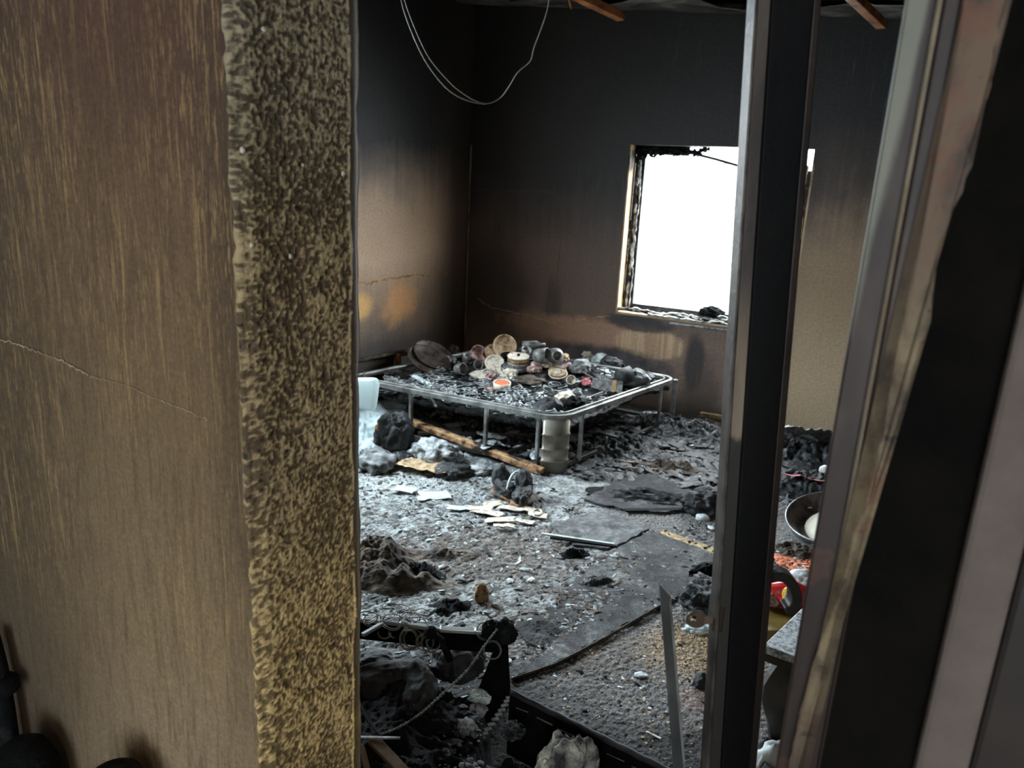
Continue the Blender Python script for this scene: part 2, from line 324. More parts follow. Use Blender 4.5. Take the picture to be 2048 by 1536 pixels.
def soot_wall(name, kind):
    g = G(name); x, y, z = g.xyz(); n1 = g.noise(1.6, 4, .6); n2 = g.noise(6, 5, .65); fine = g.noise(60, 3, .6)
    st = g.noise(1.0, 4, .6, g.map((26, 26, .9))); st2 = g.noise(1.0, 3, .6, g.map((80, 80, 2.2)))
    if kind == 'back':
        edge = g.ss(x, 1.9, 2.75, 0.0, .42)                      # cleaner towards the right of the window
        zz = g.sub(g.add(z, g.mul(g.sub(n1, .5), .75)), edge); zz = g.add(zz, g.mul(g.sub(st, .5), .35))
        c = g.ramp(g.m_('DIVIDE', zz, 3.0), [(0, (.24, .17, .13)), (.10, (.22, .15, .115)), (.22, (.155, .108, .085)), (.36, (.125, .088, .072)), (.46, (.060, .048, .043)), (.56, (.024, .023, .024)), (.75, (.016, .017, .018))])
        right = g.mul(g.ss(x, 2.15, 2.7), g.ss(zz, 1.35, .75)); c = g.mix(g.mul(right, .8), c, (.36, .26, .16))
        rb = g.mul(g.ss(x, 2.3, 2.7), g.ss(z, 1.1, .3)); c = g.mix(g.mul(rb, .75), c, (.56, .43, .28))
        c = g.mix(g.mul(g.blob((.25, 0, .75), (.45, 9, .55), n2, .35), .75), c, (.030, .026, .024))
        c = g.mix(g.mul(g.blob((.72, 0, 1.02), (.34, 9, .25), n2, .3), .55), c, (.16, .105, .08))
        c = g.mix(g.mul(g.blob((.78, 0, .62), (.10, 9, .34), st, .5), .6), c, (.035, .032, .034))
        c = g.mix(g.mul(g.blob((1.10, 0, .50), (.85, 9, .15), n2, .45, .55), .9), c, (.42, .25, .17))      # scorched headboard shape, its orange-lit band painted in with it
        c = g.mix(g.mul(g.blob((1.58, 0, .47), (.30, 9, .13), n2, .25, .75), .9), c, g.mix(g.ss(st, .4, .6), (.42, .28, .17), (.62, .44, .27)))
        c = g.mix(g.mul(g.blob((1.22, 0, .27), (.72, 9, .17), n2, .35, .6), .9), c, g.mix(g.ss(n2, .4, .6), (.035, .037, .046), (.10, .085, .09)))
        c = g.mix(g.mul(g.blob((1.48, 0, .615), (.30, 9, .075), n2, .5, .6), .85), c, (.03, .034, .042)); c = g.mix(g.mul(g.blob((1.93, 0, .38), (.09, 9, .30), n2, .3, .5), .85), c, (.022, .022, .024)); c = g.mix(g.mul(g.blob((.62, 0, .50), (.22, 9, .16), n2, .6, .5), .6), c, (.26, .17, .11))  # narrow dark band right of the bed: wall shadow painted in
        c = g.mix(g.mul(g.blob((2.0, 0, .12), (.22, 9, .42), n2, .3), .7), c, (.045, .038, .035))
        c = g.mix(g.mul(g.ss(st2, .56, .70), g.mul(g.ss(x, .6, 1.0, 0.0, .38), g.ss(n1, .45, .65))), c, (.15, .125, .11))         # pale run marks
        spots = g.mul(g.ss(g.voro(55), .10, .04), g.ss(g.noise(7, 2), .56, .66)); spots = g.mul(spots, g.ss(z, .95, .6))
        c = g.mix(g.mul(spots, .8), c, (.62, .55, .45))
    elif kind == 'left':
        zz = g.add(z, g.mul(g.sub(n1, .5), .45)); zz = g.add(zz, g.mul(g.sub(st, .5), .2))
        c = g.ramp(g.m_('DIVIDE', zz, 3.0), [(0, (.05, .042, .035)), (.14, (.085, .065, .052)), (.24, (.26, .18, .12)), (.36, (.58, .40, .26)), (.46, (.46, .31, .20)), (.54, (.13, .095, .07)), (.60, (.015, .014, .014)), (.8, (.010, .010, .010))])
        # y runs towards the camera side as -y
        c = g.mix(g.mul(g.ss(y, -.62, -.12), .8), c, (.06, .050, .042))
        c = g.mix(g.mul(g.blob((0, -1.42, .74), (9, .20, .13), n2, .25), .9), c, (.85, .50, .17))  # warm glow on the wall, painted into the plaster colour
        c = g.mix(g.mul(g.blob((0, -.95, .72), (9, .30, .20), n2, .5), .85), c, (.66, .33, .13))  # second painted patch of the warm glow
        c = g.mix(g.mul(g.blob((0, -1.15, .36), (9, .6, .16), n2, .4), .6), c, (.045, .040, .038))
        spots = g.mul(g.ss(g.voro(60), .12, .05), g.ss(g.noise(6, 2), .50, .60)); spots = g.mul(spots, g.ss(z, 1.2, .8))
        c = g.mix(g.mul(spots, .8), c, (.65, .45, .25))
    else:
        zz = g.add(z, g.mul(g.sub(n1, .5), .5))
        c = g.ramp(g.m_('DIVIDE', zz, 3.0), [(0, (.25, .19, .14)), (.3, (.15, .11, .08)), (.5, (.03, .026, .024)), (.8, (.012, .012, .012))])
    c = g.mix(.35, c, g.ramp(fine, [(.3, (.55, .55, .55)), (.7, (1.5, 1.5, 1.5))]), 'MULTIPLY')
    return g.out(c, .62, 0, g.add(g.mul(fine, .3), g.add(n2, g.mul(st2, .25))), .006, 1.0)
M['wall_back'] = soot_wall('sooty_plaster_back', 'back'); M['wall_left'] = soot_wall('sooty_plaster_left', 'left'); M['wall_other'] = soot_wall('sooty_plaster', 'x')

WS0, WS1, WZ0, WZ1, WT = 1.30, 2.55, .67, 1.885, .20
back = wallmesh('wall_back', [(-.2, WS0, 0, WT, -.05, 3.0), (WS1, WR+.2, 0, WT, -.05, 3.0), (WS0, WS1, 0, WT, -.05, WZ0), (WS0, WS1, 0, WT, WZ1, 3.0)], M['wall_back'], FR)
# left wall with a second window that the rough jamb hides
L0, L1 = -2.95, -1.75
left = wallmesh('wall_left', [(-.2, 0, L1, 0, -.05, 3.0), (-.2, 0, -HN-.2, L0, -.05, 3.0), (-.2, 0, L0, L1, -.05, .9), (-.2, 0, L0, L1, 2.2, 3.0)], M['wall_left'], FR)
right = wallmesh('wall_right', [(WR, WR+.2, -HN-.2, 0, -.05, 3.0)], M['wall_other'], FR)
# pale jamb plaster of the window
g = G('window_reveal'); n = g.noise(9, 4); x, y, z = g.xyz()
M['reveal_tan'] = g.out(g.ramp(g.add(n, g.mul(g.ss(z, 1.5, 1.9), .25)), [(.35, (.62, .46, .28)), (.62, (.42, .29, .17)), (.78, (.05, .04, .03))]), .8, 0, g.noise(40), .003)
for (x0, x1, z0, z1) in ((WS0, WS0+.012, WZ0, WZ1), (WS1-.012, WS1, WZ0, WZ1), (WS0, WS1, WZ0, WZ0+.012)):
    b = MB().box(((x0+x1)/2, .07, (z0+z1)/2), (x1-x0, .135, z1-z0)); o = b.build('reveal_plaster', M['reveal_tan']); o.matrix_world = FR; o.parent = back; o.matrix_parent_inverse = FR.inverted()
# cracks: fine open lines with crumbled pale lips
def crack(parent, pts, m, r, Mx, seed, flat='y'):
    rs = random.Random(seed); P = []
    for a, b_ in zip(pts, pts[1:]):
        a = Vector(a); b_ = Vector(b_); k = max(2, int((b_-a).length/(.003 if flat == 'n' else .018)))
        for i in range(k):
            p = a+(b_-a)*(i/k); jf = .0016 if flat == 'n' else .007; q = Vector((rs.uniform(-.4, .4)*jf, rs.uniform(-.5, .5)*jf, rs.uniform(-1, 1)*jf))
            if flat in 'yn': q.y = 0
            else: q.x = 0
            P.append(p+q)
    b = MB().tube(P, [r*rs.uniform(.35, 1.3) for _ in P], 5); o = b.build('crack', m); o.matrix_world = Mx; o.parent = parent; o.matrix_parent_inverse = Mx.inverted(); return o
M['crack_orange'] = mat('crack_orange', [(.30, .15, .06), (.72, .42, .18)], 14, .8, 0, 0)
M['crack_brown'] = mat('crack_brown', [(.08, .05, .035), (.16, .10, .06)], 6, .8, 0, 0)
M['crack_pale'] = mat('crack_pale', [(.30, .23, .15), (.62, .55, .44)], 12, .85, 0, 0)
def L(px, py): s, z = lsz(px, py); return (.001, -s, z)
def Bk(px, py): s, z = wsz(px, py); return (s, -.001, z)
crack(left, [L(600, 575), L(711, 566), L(740, 567), L(775, 557), L(800, 556), L(830, 549)], M['crack_orange'], .008, FR, 1, 'x')
crack(left, [L(830, 549), L(850, 551), L(868, 554), L(885, 547), L(900, 548)], M['crack_orange'], .004, FR, 2, 'x')
crack(back, [Bk(950, 380), Bk(1003, 378), Bk(1010, 384), Bk(1060, 380), Bk(1120, 388)], M['crack_brown'], .0032, FR, 3)
crack(back, [Bk(1007, 384), Bk(998, 460), Bk(1003, 500), Bk(996, 560)], M['crack_brown'], .003, FR, 4)
crack(back, [Bk(955, 598), Bk(985, 615), Bk(1045, 628), Bk(1090, 640), Bk(1120, 648), Bk(1170, 638), Bk(1225, 632)], M['crack_orange'], .004, FR, 5)
crack(back, [Bk(1040, 560), Bk(1045, 610), Bk(1035, 672)], M['crack_brown'], .003, FR, 6)
crack(back, [Bk(1115, 560), Bk(1124, 430), Bk(1118, 385)], M['crack_brown'], .0022, FR, 7)
# plaster bead in the corner, pale tan
b = MB().tube([(.012, -.012, .25+.1*i) for i in range(17)], .008, 6)
o = b.build('trim_1', mat('bead', [(.10, .075, .05), (.30, .22, .15)], 5, .7, 0, 0)); o.matrix_world = FR; o['kind'] = 'structure'

# ---- window_1: burnt frame with molten drips
win = bpy.data.objects.new('window_1', None); C.objects.link(win); win.matrix_world = FR; win['kind'] = 'structure'; bpy.context.view_layer.update()
def inw(o): o.matrix_world = FR; o.parent = win; o.matrix_parent_inverse = FR.inverted(); return o
M['frame_char'] = mat('frame_char', [(.006, .007, .009), (.03, .04, .05), (.30, .36, .40)], 14, .35, .3, .006, 40, pos=(.4, .58, .78))
for (x0, x1, z0, z1) in ((WS0+.012, WS0+.085, WZ0, WZ1), (WS1-.062, WS1-.012, WZ0, WZ1-.13), (WS0, WS1, WZ0+.01, WZ0+.07)):
    inw(MB().box(((x0+x1)/2, .16, (z0+z1)/2), (x1-x0, .05, z1-z0)).build('window_frame', M['frame_char'], None, False, .006))
inw(MB().box((WS0+.2, .16, WZ1-.03), (.40, .05, .06)).build('window_frame', M['frame_char'], None, False, .006))
def drip(x, z0, z1, r, seed, horiz=False, y=.125):
    rs = random.Random(seed); n = int(abs(z1-z0)/.02); pts = []; rr = []
    off = 0
    for i in range(n+1):
        t = z0+(z1-z0)*i/n; off = off*.8+rs.uniform(-.006, .006)
        pts.append((t, y+rs.uniform(-.006, .006), x+off) if horiz else (x+off, y+rs.uniform(-.006, .006), t)); rr.append(r*rs.uniform(.5, 1.5))
    return MB().tube(pts, rr, 6)
M['drip_pale'] = mat('drip_pale', [(.10, .11, .12), (.45, .45, .43), (.70, .68, .62)], 22, .4, .2, 0)
for i, (x, r, mt) in enumerate(((WS0+.045, .009, 'drip_pale'), (WS0+.06, .006, 'drip_pale'), (WS0+.03, .013, 'frame_char'), (WS1-.05, .009, 'drip_pale'), (WS1-.07, .012, 'frame_char'))):
    inw(drip(x, WZ0+.03, WZ1-.1, r, 40+i).build('melted_drip', M[mt], None, True))
for i, (zz, x0, x1, r, mt, yy) in enumerate(((WZ0+.03, WS0-.03, WS1-.02, .014, 'frame_char', .03), (WZ0+.045, WS0, WS1-.3, .008, 'drip_pale', .02), (WZ0+.02, WS0+.25, WS1-.05, .010, 'drip_pale', .0), (WZ0+.03, WS0+.7, WS1-.1, .022, 'frame_char', .05), (WZ0+.06, WS0+.75, WS1-.15, .008, 'drip_pale', .03))):
    inw(drip(zz, x0, x1, r, 60+i, True, yy).build('melted_drip', M[mt], None, True))
# sooty outer sill strip
inw(MB().box(((WS0+WS1)/2+.22, -.006, WZ0-.018), (.85, .018, .014)).build('window_sill', M['ash'], None, False, .003))
# charred curtain rags on the head of the window
def win_pt(px, py, off=.12): q = onpl(px, py, K+N_*off, N_); return q
b = MB(); rs = random.Random(5)
cur = [(1268, 302, 16), (1290, 300, 14), (1310, 300, 11), (1335, 299, 9), (1350, 301, 9), (1372, 303, 7), (1395, 305, 5), (1418, 297, 3)]
P = [win_pt(x, y) for x, y, w in cur]
rag = []
for i in range(160):
    k = rs.uniform(0, len(cur)-1.001); a = int(k); t = k-a; p = P[a].lerp(P[a+1], t); w = (cur[a][2]*(1-t)+cur[a+1][2]*t)*.0038
    q = p + Vector((rs.gauss(0, .01), rs.uniform(-.02, .02), rs.uniform(-w, w)*1.0)); rag.append(q)
    s_ = rs.uniform(.008, .02); rot = Matrix.Rotation(rs.uniform(0, 6), 3, Vector((rs.random(), rs.random(), rs.random())).normalized())
    b.box(q, (s_*2, s_*.6, s_), (rot @ Vector((1, 0, 0)), rot @ Vector((0, 1, 0)), rot @ Z))
b.tube(P, [.02, .022, .02, .018, .018, .014, .012, .006], 7)
tag(b.build('curtain_rag', M['char']), 'charred curtain remains clinging to the head of the bright window', 'curtain')
tag(MB().tube([win_pt(1362, 301), win_pt(1430, 318), win_pt(1500, 338), win_pt(1640, 385)], .009, 8).build('curtain_rod', M['steel_dark']), 'thin fallen rod slanting across the top of the bright window', 'rod')
cp = [(1452, 326), (1462, 370), (1471, 420), (1476, 470), (1472, 510), (1455, 550), (1435, 590), (1408, 632)]
tag(MB().tube([win_pt(x, y, .10) for x, y in cp], .0028, 5).build('thin_wire', M['steel_dark']), 'thin loose wire hanging in a bow inside the bright window', 'wire')
tag(MB().tube([win_pt(x, y, .11) for x, y in ((1425, 324), (1430, 327), (1432, 332), (1438, 333), (1441, 328), (1450, 327))], .0035, 5).build('curtain_hook', M['steel_dark']), 'small bent hook dangling from the slanting rod', 'hook')
rc = onpl(1422, 628, K+N_*.06, N_)
o = crumple('rag_clump', rc-Z*.02, (.14, .06, .075), 11, M['char'], sub=4, amp=.6, freq=4); tag(o, 'small charred rag clump on the window sill where the cord ends', 'rag')

# ---- ceiling: sooty sheets curling down along the back wall, and burnt rafters
g = G('ceiling_soot'); n = g.noise(3, 5, .65); M['ceil'] = g.out(g.ramp(n, [(.35, (.010, .010, .010)), (.55, (.025, .023, .022)), (.72, (.10, .095, .09))]), .8, 0, g.noise(10), .02)
b = MB(); vs = [(-.2, .2, CZ0+.016), (WR+.2, .2, CZ0-CS*(WR+.2)), (WR+.2, -HN-.2, CZ0-CS*(WR+.2)), (-.2, -HN-.2, CZ0+.016)]
vs = vs + [(x, y, z+.06) for x, y, z in vs]
b.add(vs, [(0, 1, 2, 3), (7, 6, 5, 4), (0, 4, 5, 1), (1, 5, 6, 2), (2, 6, 7, 3), (3, 7, 4, 0)])
ceil = b.build('ceiling', M['ceil']); ceil.matrix_world = FR; ceil['kind'] = 'structure'
M['ceil_sheet'] = mat('ceil_sheet', [(.02, .02, .02), (.09, .088, .082), (.26, .255, .24)], 5, .7, 0, .01, 14, pos=(.34, .52, .7))
def ceil_sheet(s0, s1, d0, d1, sag, seed, label, cat='ceiling sheet'):
    a = np.linspace(0, 1, 70); bb = np.linspace(0, 1, 26); X, Y = np.meshgrid(a, bb)
    s = s0+(s1-s0)*X; d = d0+(d1-d0)*Y + .05*fbm(X*5+seed, Y*0, 0, 3, seed)
    z = CZ0-CS*s - .015 - sag*(Y**.7)*(.7+.9*fbm(X*4+seed, Y*1.5, 0, 4, seed, True)).clip(.1, 2)*.6
    pt = np.array(K)[None, None]+s[..., None]*np.array(E_)-d[..., None]*np.array(N_); pt = pt + np.stack([s*0, s*0, z], -1)
    o = grid('ceiling_sheet', pt, M['ceil_sheet']); m_ = o.modifiers.new('t', 'SOLIDIFY'); m_.thickness = .004; return tag(o, label, cat)
ceil_sheet(.02, 2.15, .02, .55, .10, 3, 'long sagging grey ceiling sheet over the back wall left of the door post')
ceil_sheet(2.2, 3.4, .03, .5, .05, 8, 'shorter grey ceiling sheet right of the door post')
def rafter(a, b_, w, h, label):
    tag(MB().bar(a, b_, w, h).build('rafter', M['wood_orange'], None, False, .004), label, 'rafter', 'burnt ceiling rafters')
def raft_at(px, py, px2, py2, z, label, w=.06, h=.045):
    a = onz(px, py, z); b2 = onz(px2, py2, z-.04); d = (a-b2); rafter(b2, a+d*1.5, w, h, label)
raft_at(1160, -6, 1243, 34, 2.60, 'orange scorched rafter end at the top, above the left part of the window')
raft_at(1712, 0, 1764, 50, 2.50, 'orange scorched rafter end at the top right, between post and door frame', .05, .04)
raft_at(1137, -4, 1143, 18, 2.62, 'thin orange splinter hanging beside the left rafter', .012, .012)

# ---- hanging ceiling wires
def wirecurve(px, Yd, r, nm, label):
    pts = [Vector(ony(x, y, Yd)) for x, y in px]; dense = []
    for i in range(len(pts)-1):
        p0, p1, p2, p3 = pts[max(i-1, 0)], pts[i], pts[i+1], pts[min(i+2, len(pts)-1)]
        for k in range(6):
            t = k/6; dense.append(.5*((2*p1)+(p2-p0)*t+(2*p0-5*p1+4*p2-p3)*t*t+(3*p1-p0-3*p2+p3)*t**3))
    dense.append(pts[-1]); tag(MB().tube(dense, r, 6).build(nm, M['wire_pale']), label, 'wire')
wirecurve([(795, -60), (803, 2), (822, 60), (850, 120), (885, 168), (915, 192), (945, 204), (972, 208)], 3.0, .0028, 'hanging_wire', 'outer of two pale wires sagging from the ceiling, ending at the low point')
wirecurve([(798, -60), (810, 2), (832, 62), (860, 118), (900, 165), (925, 186), (950, 201), (975, 207), (1000, 196), (1018, 172), (1035, 145), (1060, 122), (1068, 95), (1083, 55), (1095, 18), (1100, -20)], 3.02, .0022, 'hanging_wire', 'inner pale wire sagging in a full loop across the dark back wall')

# ---- entrance wall (nearest): plaster face on the left, its broken end as a rough jamb
NF = Matrix.Translation(P1) @ Matrix.Rotation(ANG, 4, 'Z')
g = G('entrance_plaster'); x, y, z = g.xyz()
big = g.noise(2.2, 4, .6); mid = g.noise(9, 5, .65); st = g.noise(1.0, 5, .6, g.map((45, 45, 5.5)), .6); st2 = g.noise(1.0, 4, .65, g.map((190, 190, 7))); fine = g.noise(220, 3, .6)
zz = g.add(z, g.mul(g.sub(big, .5), .35))
c = g.ramp(g.m_('DIVIDE', zz, 2.5), [(.30, (.40, .30, .19)), (.42, (.31, .225, .13)), (.52, (.24, .165, .088)), (.60, (.20, .128, .070)), (.70, (.12, .062, .042))])
c = g.mix(g.mul(g.ss(x, -.20, -.50), .80), c, (.07, .052, .036))
c = g.mix(g.mul(g.ss(x, -.10, 0.0), g.ss(z, .95, 1.25, .25, .65)), c, (.06, .040, .026))
st3 = g.noise(1.0, 5, .7, g.map((110, 110, 12)), .2); st4 = g.noise(1.0, 6, .75, g.map((300, 300, 34)))
c = g.mix(g.mul(g.ss(st, .50, .34), .32), c, (.075, .047, .028)); c = g.mix(g.mul(g.ss(st3, .50, .36), .34), c, (.085, .052, .030))
gz = g.ss(z, .85, 1.15, .15, 1.0); gm = g.mul(gz, g.ss(g.noise(4.5, 4, .6, g.map((1, 1, .5))), .34, .60))
c = g.mix(g.mul(g.mul(g.ss(st4, .52, .64), gm), .55), c, (.56, .39, .18)); c = g.mix(g.mul(g.mul(g.ss(st2, .54, .66), gm), .55), c, (.54, .37, .17))
c = g.mix(g.mul(g.ss(mid, .66, .74), g.ss(z, 1.1, .9, 0, .7)), c, (.09, .055, .03))
c = g.mix(.4, c, g.ramp(fine, [(.3, (.5, .5, .5)), (.7, (1.6, 1.6, 1.6))]), 'MULTIPLY')
M['near'] = g.out(c, .60, 0, g.add(g.mul(st3, .7), g.add(g.mul(mid, .5), g.mul(st4, .45))), .004, 1.0)
near = MB().box((-1.305, .1, 1.5), (2.6, .196, 3.1)).build('wall_entrance_left', M['near']); near.matrix_world = NF; near['kind'] = 'structure'
# rough end: displaced plaster and mortar, real relief
g = G('rough_jamb'); x, y, z = g.xyz()
att = g.n.new('ShaderNodeAttribute'); att.attribute_name = 'relief'; rel = att.outputs['Fac']
big = g.noise(9, 4, .6); fine = g.noise(300, 3, .6)
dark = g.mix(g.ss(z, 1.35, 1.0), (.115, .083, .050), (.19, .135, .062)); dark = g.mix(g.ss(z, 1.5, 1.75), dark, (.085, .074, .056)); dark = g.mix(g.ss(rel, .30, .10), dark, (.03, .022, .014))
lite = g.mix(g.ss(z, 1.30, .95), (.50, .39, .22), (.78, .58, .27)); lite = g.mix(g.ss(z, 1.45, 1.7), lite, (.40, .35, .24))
k = g.ss(g.add(rel, g.mul(g.sub(big, .5), .25)), .42, .78); c = g.mix(k, dark, lite)  # gold ridge highlights and shaded pits painted by relief
c = g.mix(g.mul(g.ss(g.noise(22, 5, .6, g.map((1, 1, .35))), .64, .72), .7), c, (.035, .030, .024))
c = g.mix(.35, c, g.ramp(fine, [(.3, (.55, .55, .55)), (.7, (1.5, 1.5, 1.5))]), 'MULTIPLY')
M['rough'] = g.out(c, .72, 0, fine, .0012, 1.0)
ny, nx = 1150, 96
v, u = np.meshgrid(np.linspace(.45, 2.05, ny), np.linspace(-.0, 1.0, nx), indexing='ij')
r1 = fbm(u*30, v*170, 0, 3, 21, True, .6); r2 = fbm(u*55, v*250, 2, 2, 23); r3 = fbm(u*3.2, v*14, 1, 3, 22)
rel = .40+.42*r1+.34*r2+.16*r3; rel = np.clip(rel, 0, 1)
amp = .0045
sx = .004 + amp*(rel-.3) + .003*r3                                   # out of the jamb plane (towards the opening)
e0 = np.exp(-(u/.05)**2); e1 = np.exp(-((1-u)/.045)**2)
wob0 = .006*fbm(u*0, v*22, 0, 4, 31) + .003*fbm(u*0, v*90, 0, 3, 33); wob1 = .005*fbm(u*0, v*18, 5, 4, 32)
yy = u*.20 + e0*(wob0-.002) + e1*wob1
sx = sx - e0*.006 - e1*.009*(1+fbm(u*0, v*40, 3, 3, 35))*.7
lay = smooth(u, .86+.03*0, .885)*(1-smooth(u, .97, 1.0)); edge = .87+.035*fbm(u*0, v*16, 0, 4, 36)
sm = smooth(u, 0, 1)*0+(u > edge); sx = np.where(sm > 0, .0035+.001*r3 - e1*.006, sx); rel = np.where(sm > 0, .42+.2*r3, rel)
lip = np.exp(-((u-edge)/.012)**2); rel = np.clip(rel+lip*.5*(fbm(u*0, v*30, 4, 2, 37) > -.2), 0, 1); sx = sx+lip*.002
# first column wraps back over the plaster face as chipped lips
P = np.stack([sx, yy, v], -1)
wrap = P[:, :1].copy(); wrap[:, 0, 0] = -.010+.006*fbm(v[:, 0]*0, v[:, 0]*60, 0, 3, 39); wrap[:, 0, 1] = -.0005
P[:, 0, 1] -= .004; P = np.concatenate([wrap, P], 1); rel2 = np.concatenate([rel[:, :1]*.4+.5, rel], 1)
Q = np.array(NF.to_3x3()); Pw = P @ Q.T + np.array(P1)
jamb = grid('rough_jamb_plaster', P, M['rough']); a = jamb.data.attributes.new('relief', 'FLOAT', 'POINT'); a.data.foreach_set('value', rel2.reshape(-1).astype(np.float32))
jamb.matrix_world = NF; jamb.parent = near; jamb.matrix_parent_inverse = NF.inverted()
# small light chips on the jamb
fp = []
rsj = random.Random(3); b = MB()
for (px, py) in [(497, 490), (680, 347), (575, 512), (478, 300), (520, 60), (688, 815), (600, 330)]:
    q = onpl(px, py, P1, E_); s_ = rsj.uniform(.0025, .005); b.lathe([(s_*.9, 0), (s_*.8, s_*.6), (s_*.3, s_)], q+E_*.003, Matrix.Rotation(math.pi/2, 3, 'Y'), 7)
o = b.build('plaster_chip', mat('chip', [(.45, .42, .36), (.7, .68, .62)], 60, .8, 0, 0), near); o['kind'] = 'stuff'
# crack over the plaster face
def Nr(px, py): s, z = nsz(px, py); return (s, -.0006, z)
crack(near, [Nr(-60, 665), Nr(0, 680), Nr(30, 686), Nr(80, 705), Nr(130, 724), Nr(180, 752)], M['crack_pale'], .0010, NF, 21, 'n')
crack(near, [Nr(180, 752), Nr(245, 768), Nr(300, 792), Nr(350, 812), Nr(420, 842)], M['crack_pale'], .0005, NF, 22, 'n')
# right part of the entrance wall and lintel (above the frame)
rw = MB().box((2.2, .1, 1.5), (3.0, .196, 3.1)).build('wall_entrance_right', M['near']); rw.matrix_world = NF; rw['kind'] = 'structure'
lt = MB().box((.35, .1, 2.6), (.72, .19, .95)).build('wall_entrance_lintel', M['near']); lt.matrix_world = NF; lt['kind'] = 'structure'

# unseen hall added around the camera, holding open sky off the entrance wall
g = G('hall_plaster'); M['hall'] = g.out(g.ramp(g.noise(3), [(.3, (.20, .15, .10)), (.7, (.34, .27, .19))]), .85, 0, g.noise(50), .003)
wallmesh('added_hall_wall_left', [(-2.7, -2.5, -3.6, -.02, -.05, 3.0)], M['hall'], NF)
wallmesh('added_hall_wall_right', [(2.0, 2.2, -3.6, -.02, -.05, 3.0)], M['hall'], NF)
wallmesh('added_hall_wall_back', [(-2.7, .2, -3.8, -3.6, -.05, 3.0), (2.4, 2.6, -3.8, -3.6, -.05, 3.0), (.2, 2.4, -3.8, -3.6, 2.5, 3.0)], M['hall'], NF)
o = wallmesh('added_hall_ceiling', [(-2.7, 2.6, -3.8, .2, 3.0, 3.06)], M['hall'], NF)

# ---- right side of the doorway: pressed-steel frame, recessed black slab, grey plaster
g = G('door_frame_steel'); x, y, z = g.xyz(); n = g.noise(6, 5, .65, g.map((2.5, 2.5, .6))); n2 = g.noise(14, 4, .6)
c = g.ramp(n, [(.34, (.013, .008, .008)), (.52, (.028, .017, .015)), (.68, (.065, .042, .032))]); c = g.mix(g.mul(g.ss(n2, .60, .72), .6), c, (.24, .09, .05))
pg = g.add(g.sub(z, g.mul(g.sub(x, .589), 14)), g.mul(g.sub(n, .5), .25)); c = g.mix(g.mul(g.ss(pg, 1.46, 1.56), g.ss(x, .606, .600)), c, (.17, .175, .145)); c = g.mix(g.mul(g.ss(n2, .63, .68), .7), c, (.012, .009, .009)); M['frame_a'] = g.out(c, .5, .2, n2, .001)
g = G('door_frame_tan'); x, y, z = g.xyz(); n = g.noise(16, 5, .65, g.map((1.5, 1.5, .8))); n2 = g.noise(60, 3, .6)
c = g.ramp(n, [(.34, (.035, .020, .015)), (.46, (.12, .085, .050)), (.60, (.27, .21, .125))]); c = g.mix(g.mul(g.ss(n2, .63, .70), .9), c, (.03, .022, .018))
rust = g.mix(g.ss(n, .4, .6), (.04, .024, .018), (.11, .062, .042)); c = g.mix(g.mul(g.ss(g.add(z, g.mul(g.sub(n, .5), .5)), 1.50, 1.62), .8), c, rust); c = g.mix(g.mul(g.ss(g.noise(24, 4, .6), .56, .66), .6), c, (.16, .06, .035)); c = g.mix(g.ss(z, 1.28, 1.1), c, (.065, .045, .035)); M['frame_b'] = g.out(c, .6, .1, n2, .001)
dfr = bpy.data.objects.new('door_frame', None); C.objects.link(dfr); dfr.matrix_world = NF; dfr['kind'] = 'structure'; dfr.name = 'door_1'
def ind(o): o.matrix_world = NF; o.parent = dfr; o.matrix_parent_inverse = NF.inverted(); return o
def vstrip(nm, s0, s1, y0, y1, m, z0=0.0, z1=2.2, bev=.002): return ind(MB().box(((s0+s1)/2, (y0+y1)/2, (z0+z1)/2), (s1-s0, y1-y0, z1-z0)).build(nm, m, None, False, bev))
vstrip('frame_return', .589, .612, .002, .14, M['frame_a'])
vstrip('frame_bead', .607, .6105, -.004, .01, M['steel_tan'], 0, 2.2)  # ridge highlight carried by the paler steel colour
vstrip('frame_face', .6105, .622, -.002, .05, M['frame_a'])
vstrip('frame_bead', .620, .6225, -.006, .01, M['frame_a'], 0, 2.2)
# tan facing strip with a ragged right edge, drawn in the wall plane
edge = [nsz(*p, -.004) for p in ((2035, -40), (2006, 10), (1985, 120), (1975, 195), (1960, 240), (1945, 280), (1928, 290), (1945, 330), (1925, 385), (1900, 430), (1880, 480), (1868, 560), (1862, 640), (1835, 700), (1815, 780), (1800, 850), (1775, 930), (1745, 990), (1722, 1030), (1702, 1090), (1697, 1160), (1680, 1240), (1655, 1340), (1625, 1450), (1600, 1540), (1570, 1700))]
pl_ = [(s, z) for s, z in edge] + [(edge[-1][0], .0), (.596, .0), (.600, 1.18), (.606, 1.26), (.618, 1.33), (.6225, 1.42), (.6225, edge[0][1])]
AX = (E_, Z, N_, P1)
o = slab('frame_facing', pl_, -.006, .012, M['frame_b'], None, .0012, 9, .006, AX); o.parent = dfr; o.matrix_parent_inverse = NF.inverted()
M['slab_black'] = mat('black_slab', [(.003, .003, .003), (.007, .006, .005)], 12, .9, 0, .004, 60, spec=.1)
vstrip('recessed_slab', .600, .690, .004, .19, M['slab_black'])  # black slab set back behind the ragged facing
M['grey_plaster'] = mat('grey_plaster', [(.13, .105, .098), (.17, .14, .13)], 20, .8, 0, .001, 80)
M['shadow_brown'] = mat('painted_shadow', [(.012, .008, .007), (.03, .018, .015)], 8, .6, 0, 0)
vstrip('plaster_edge', .6865, .7205, -.008, .19, M['grey_plaster'], 0, 2.2, .004)
vstrip('shadow_edge_strip', .7205, .80, -.008, .188, M['shadow_brown'], 0, 2.2, .004)  # dark strip painted for the shadow edge beyond the plaster
vstrip('frame_head', -.0, .61, .02, .16, M['frame_a'], 2.08, 2.14)

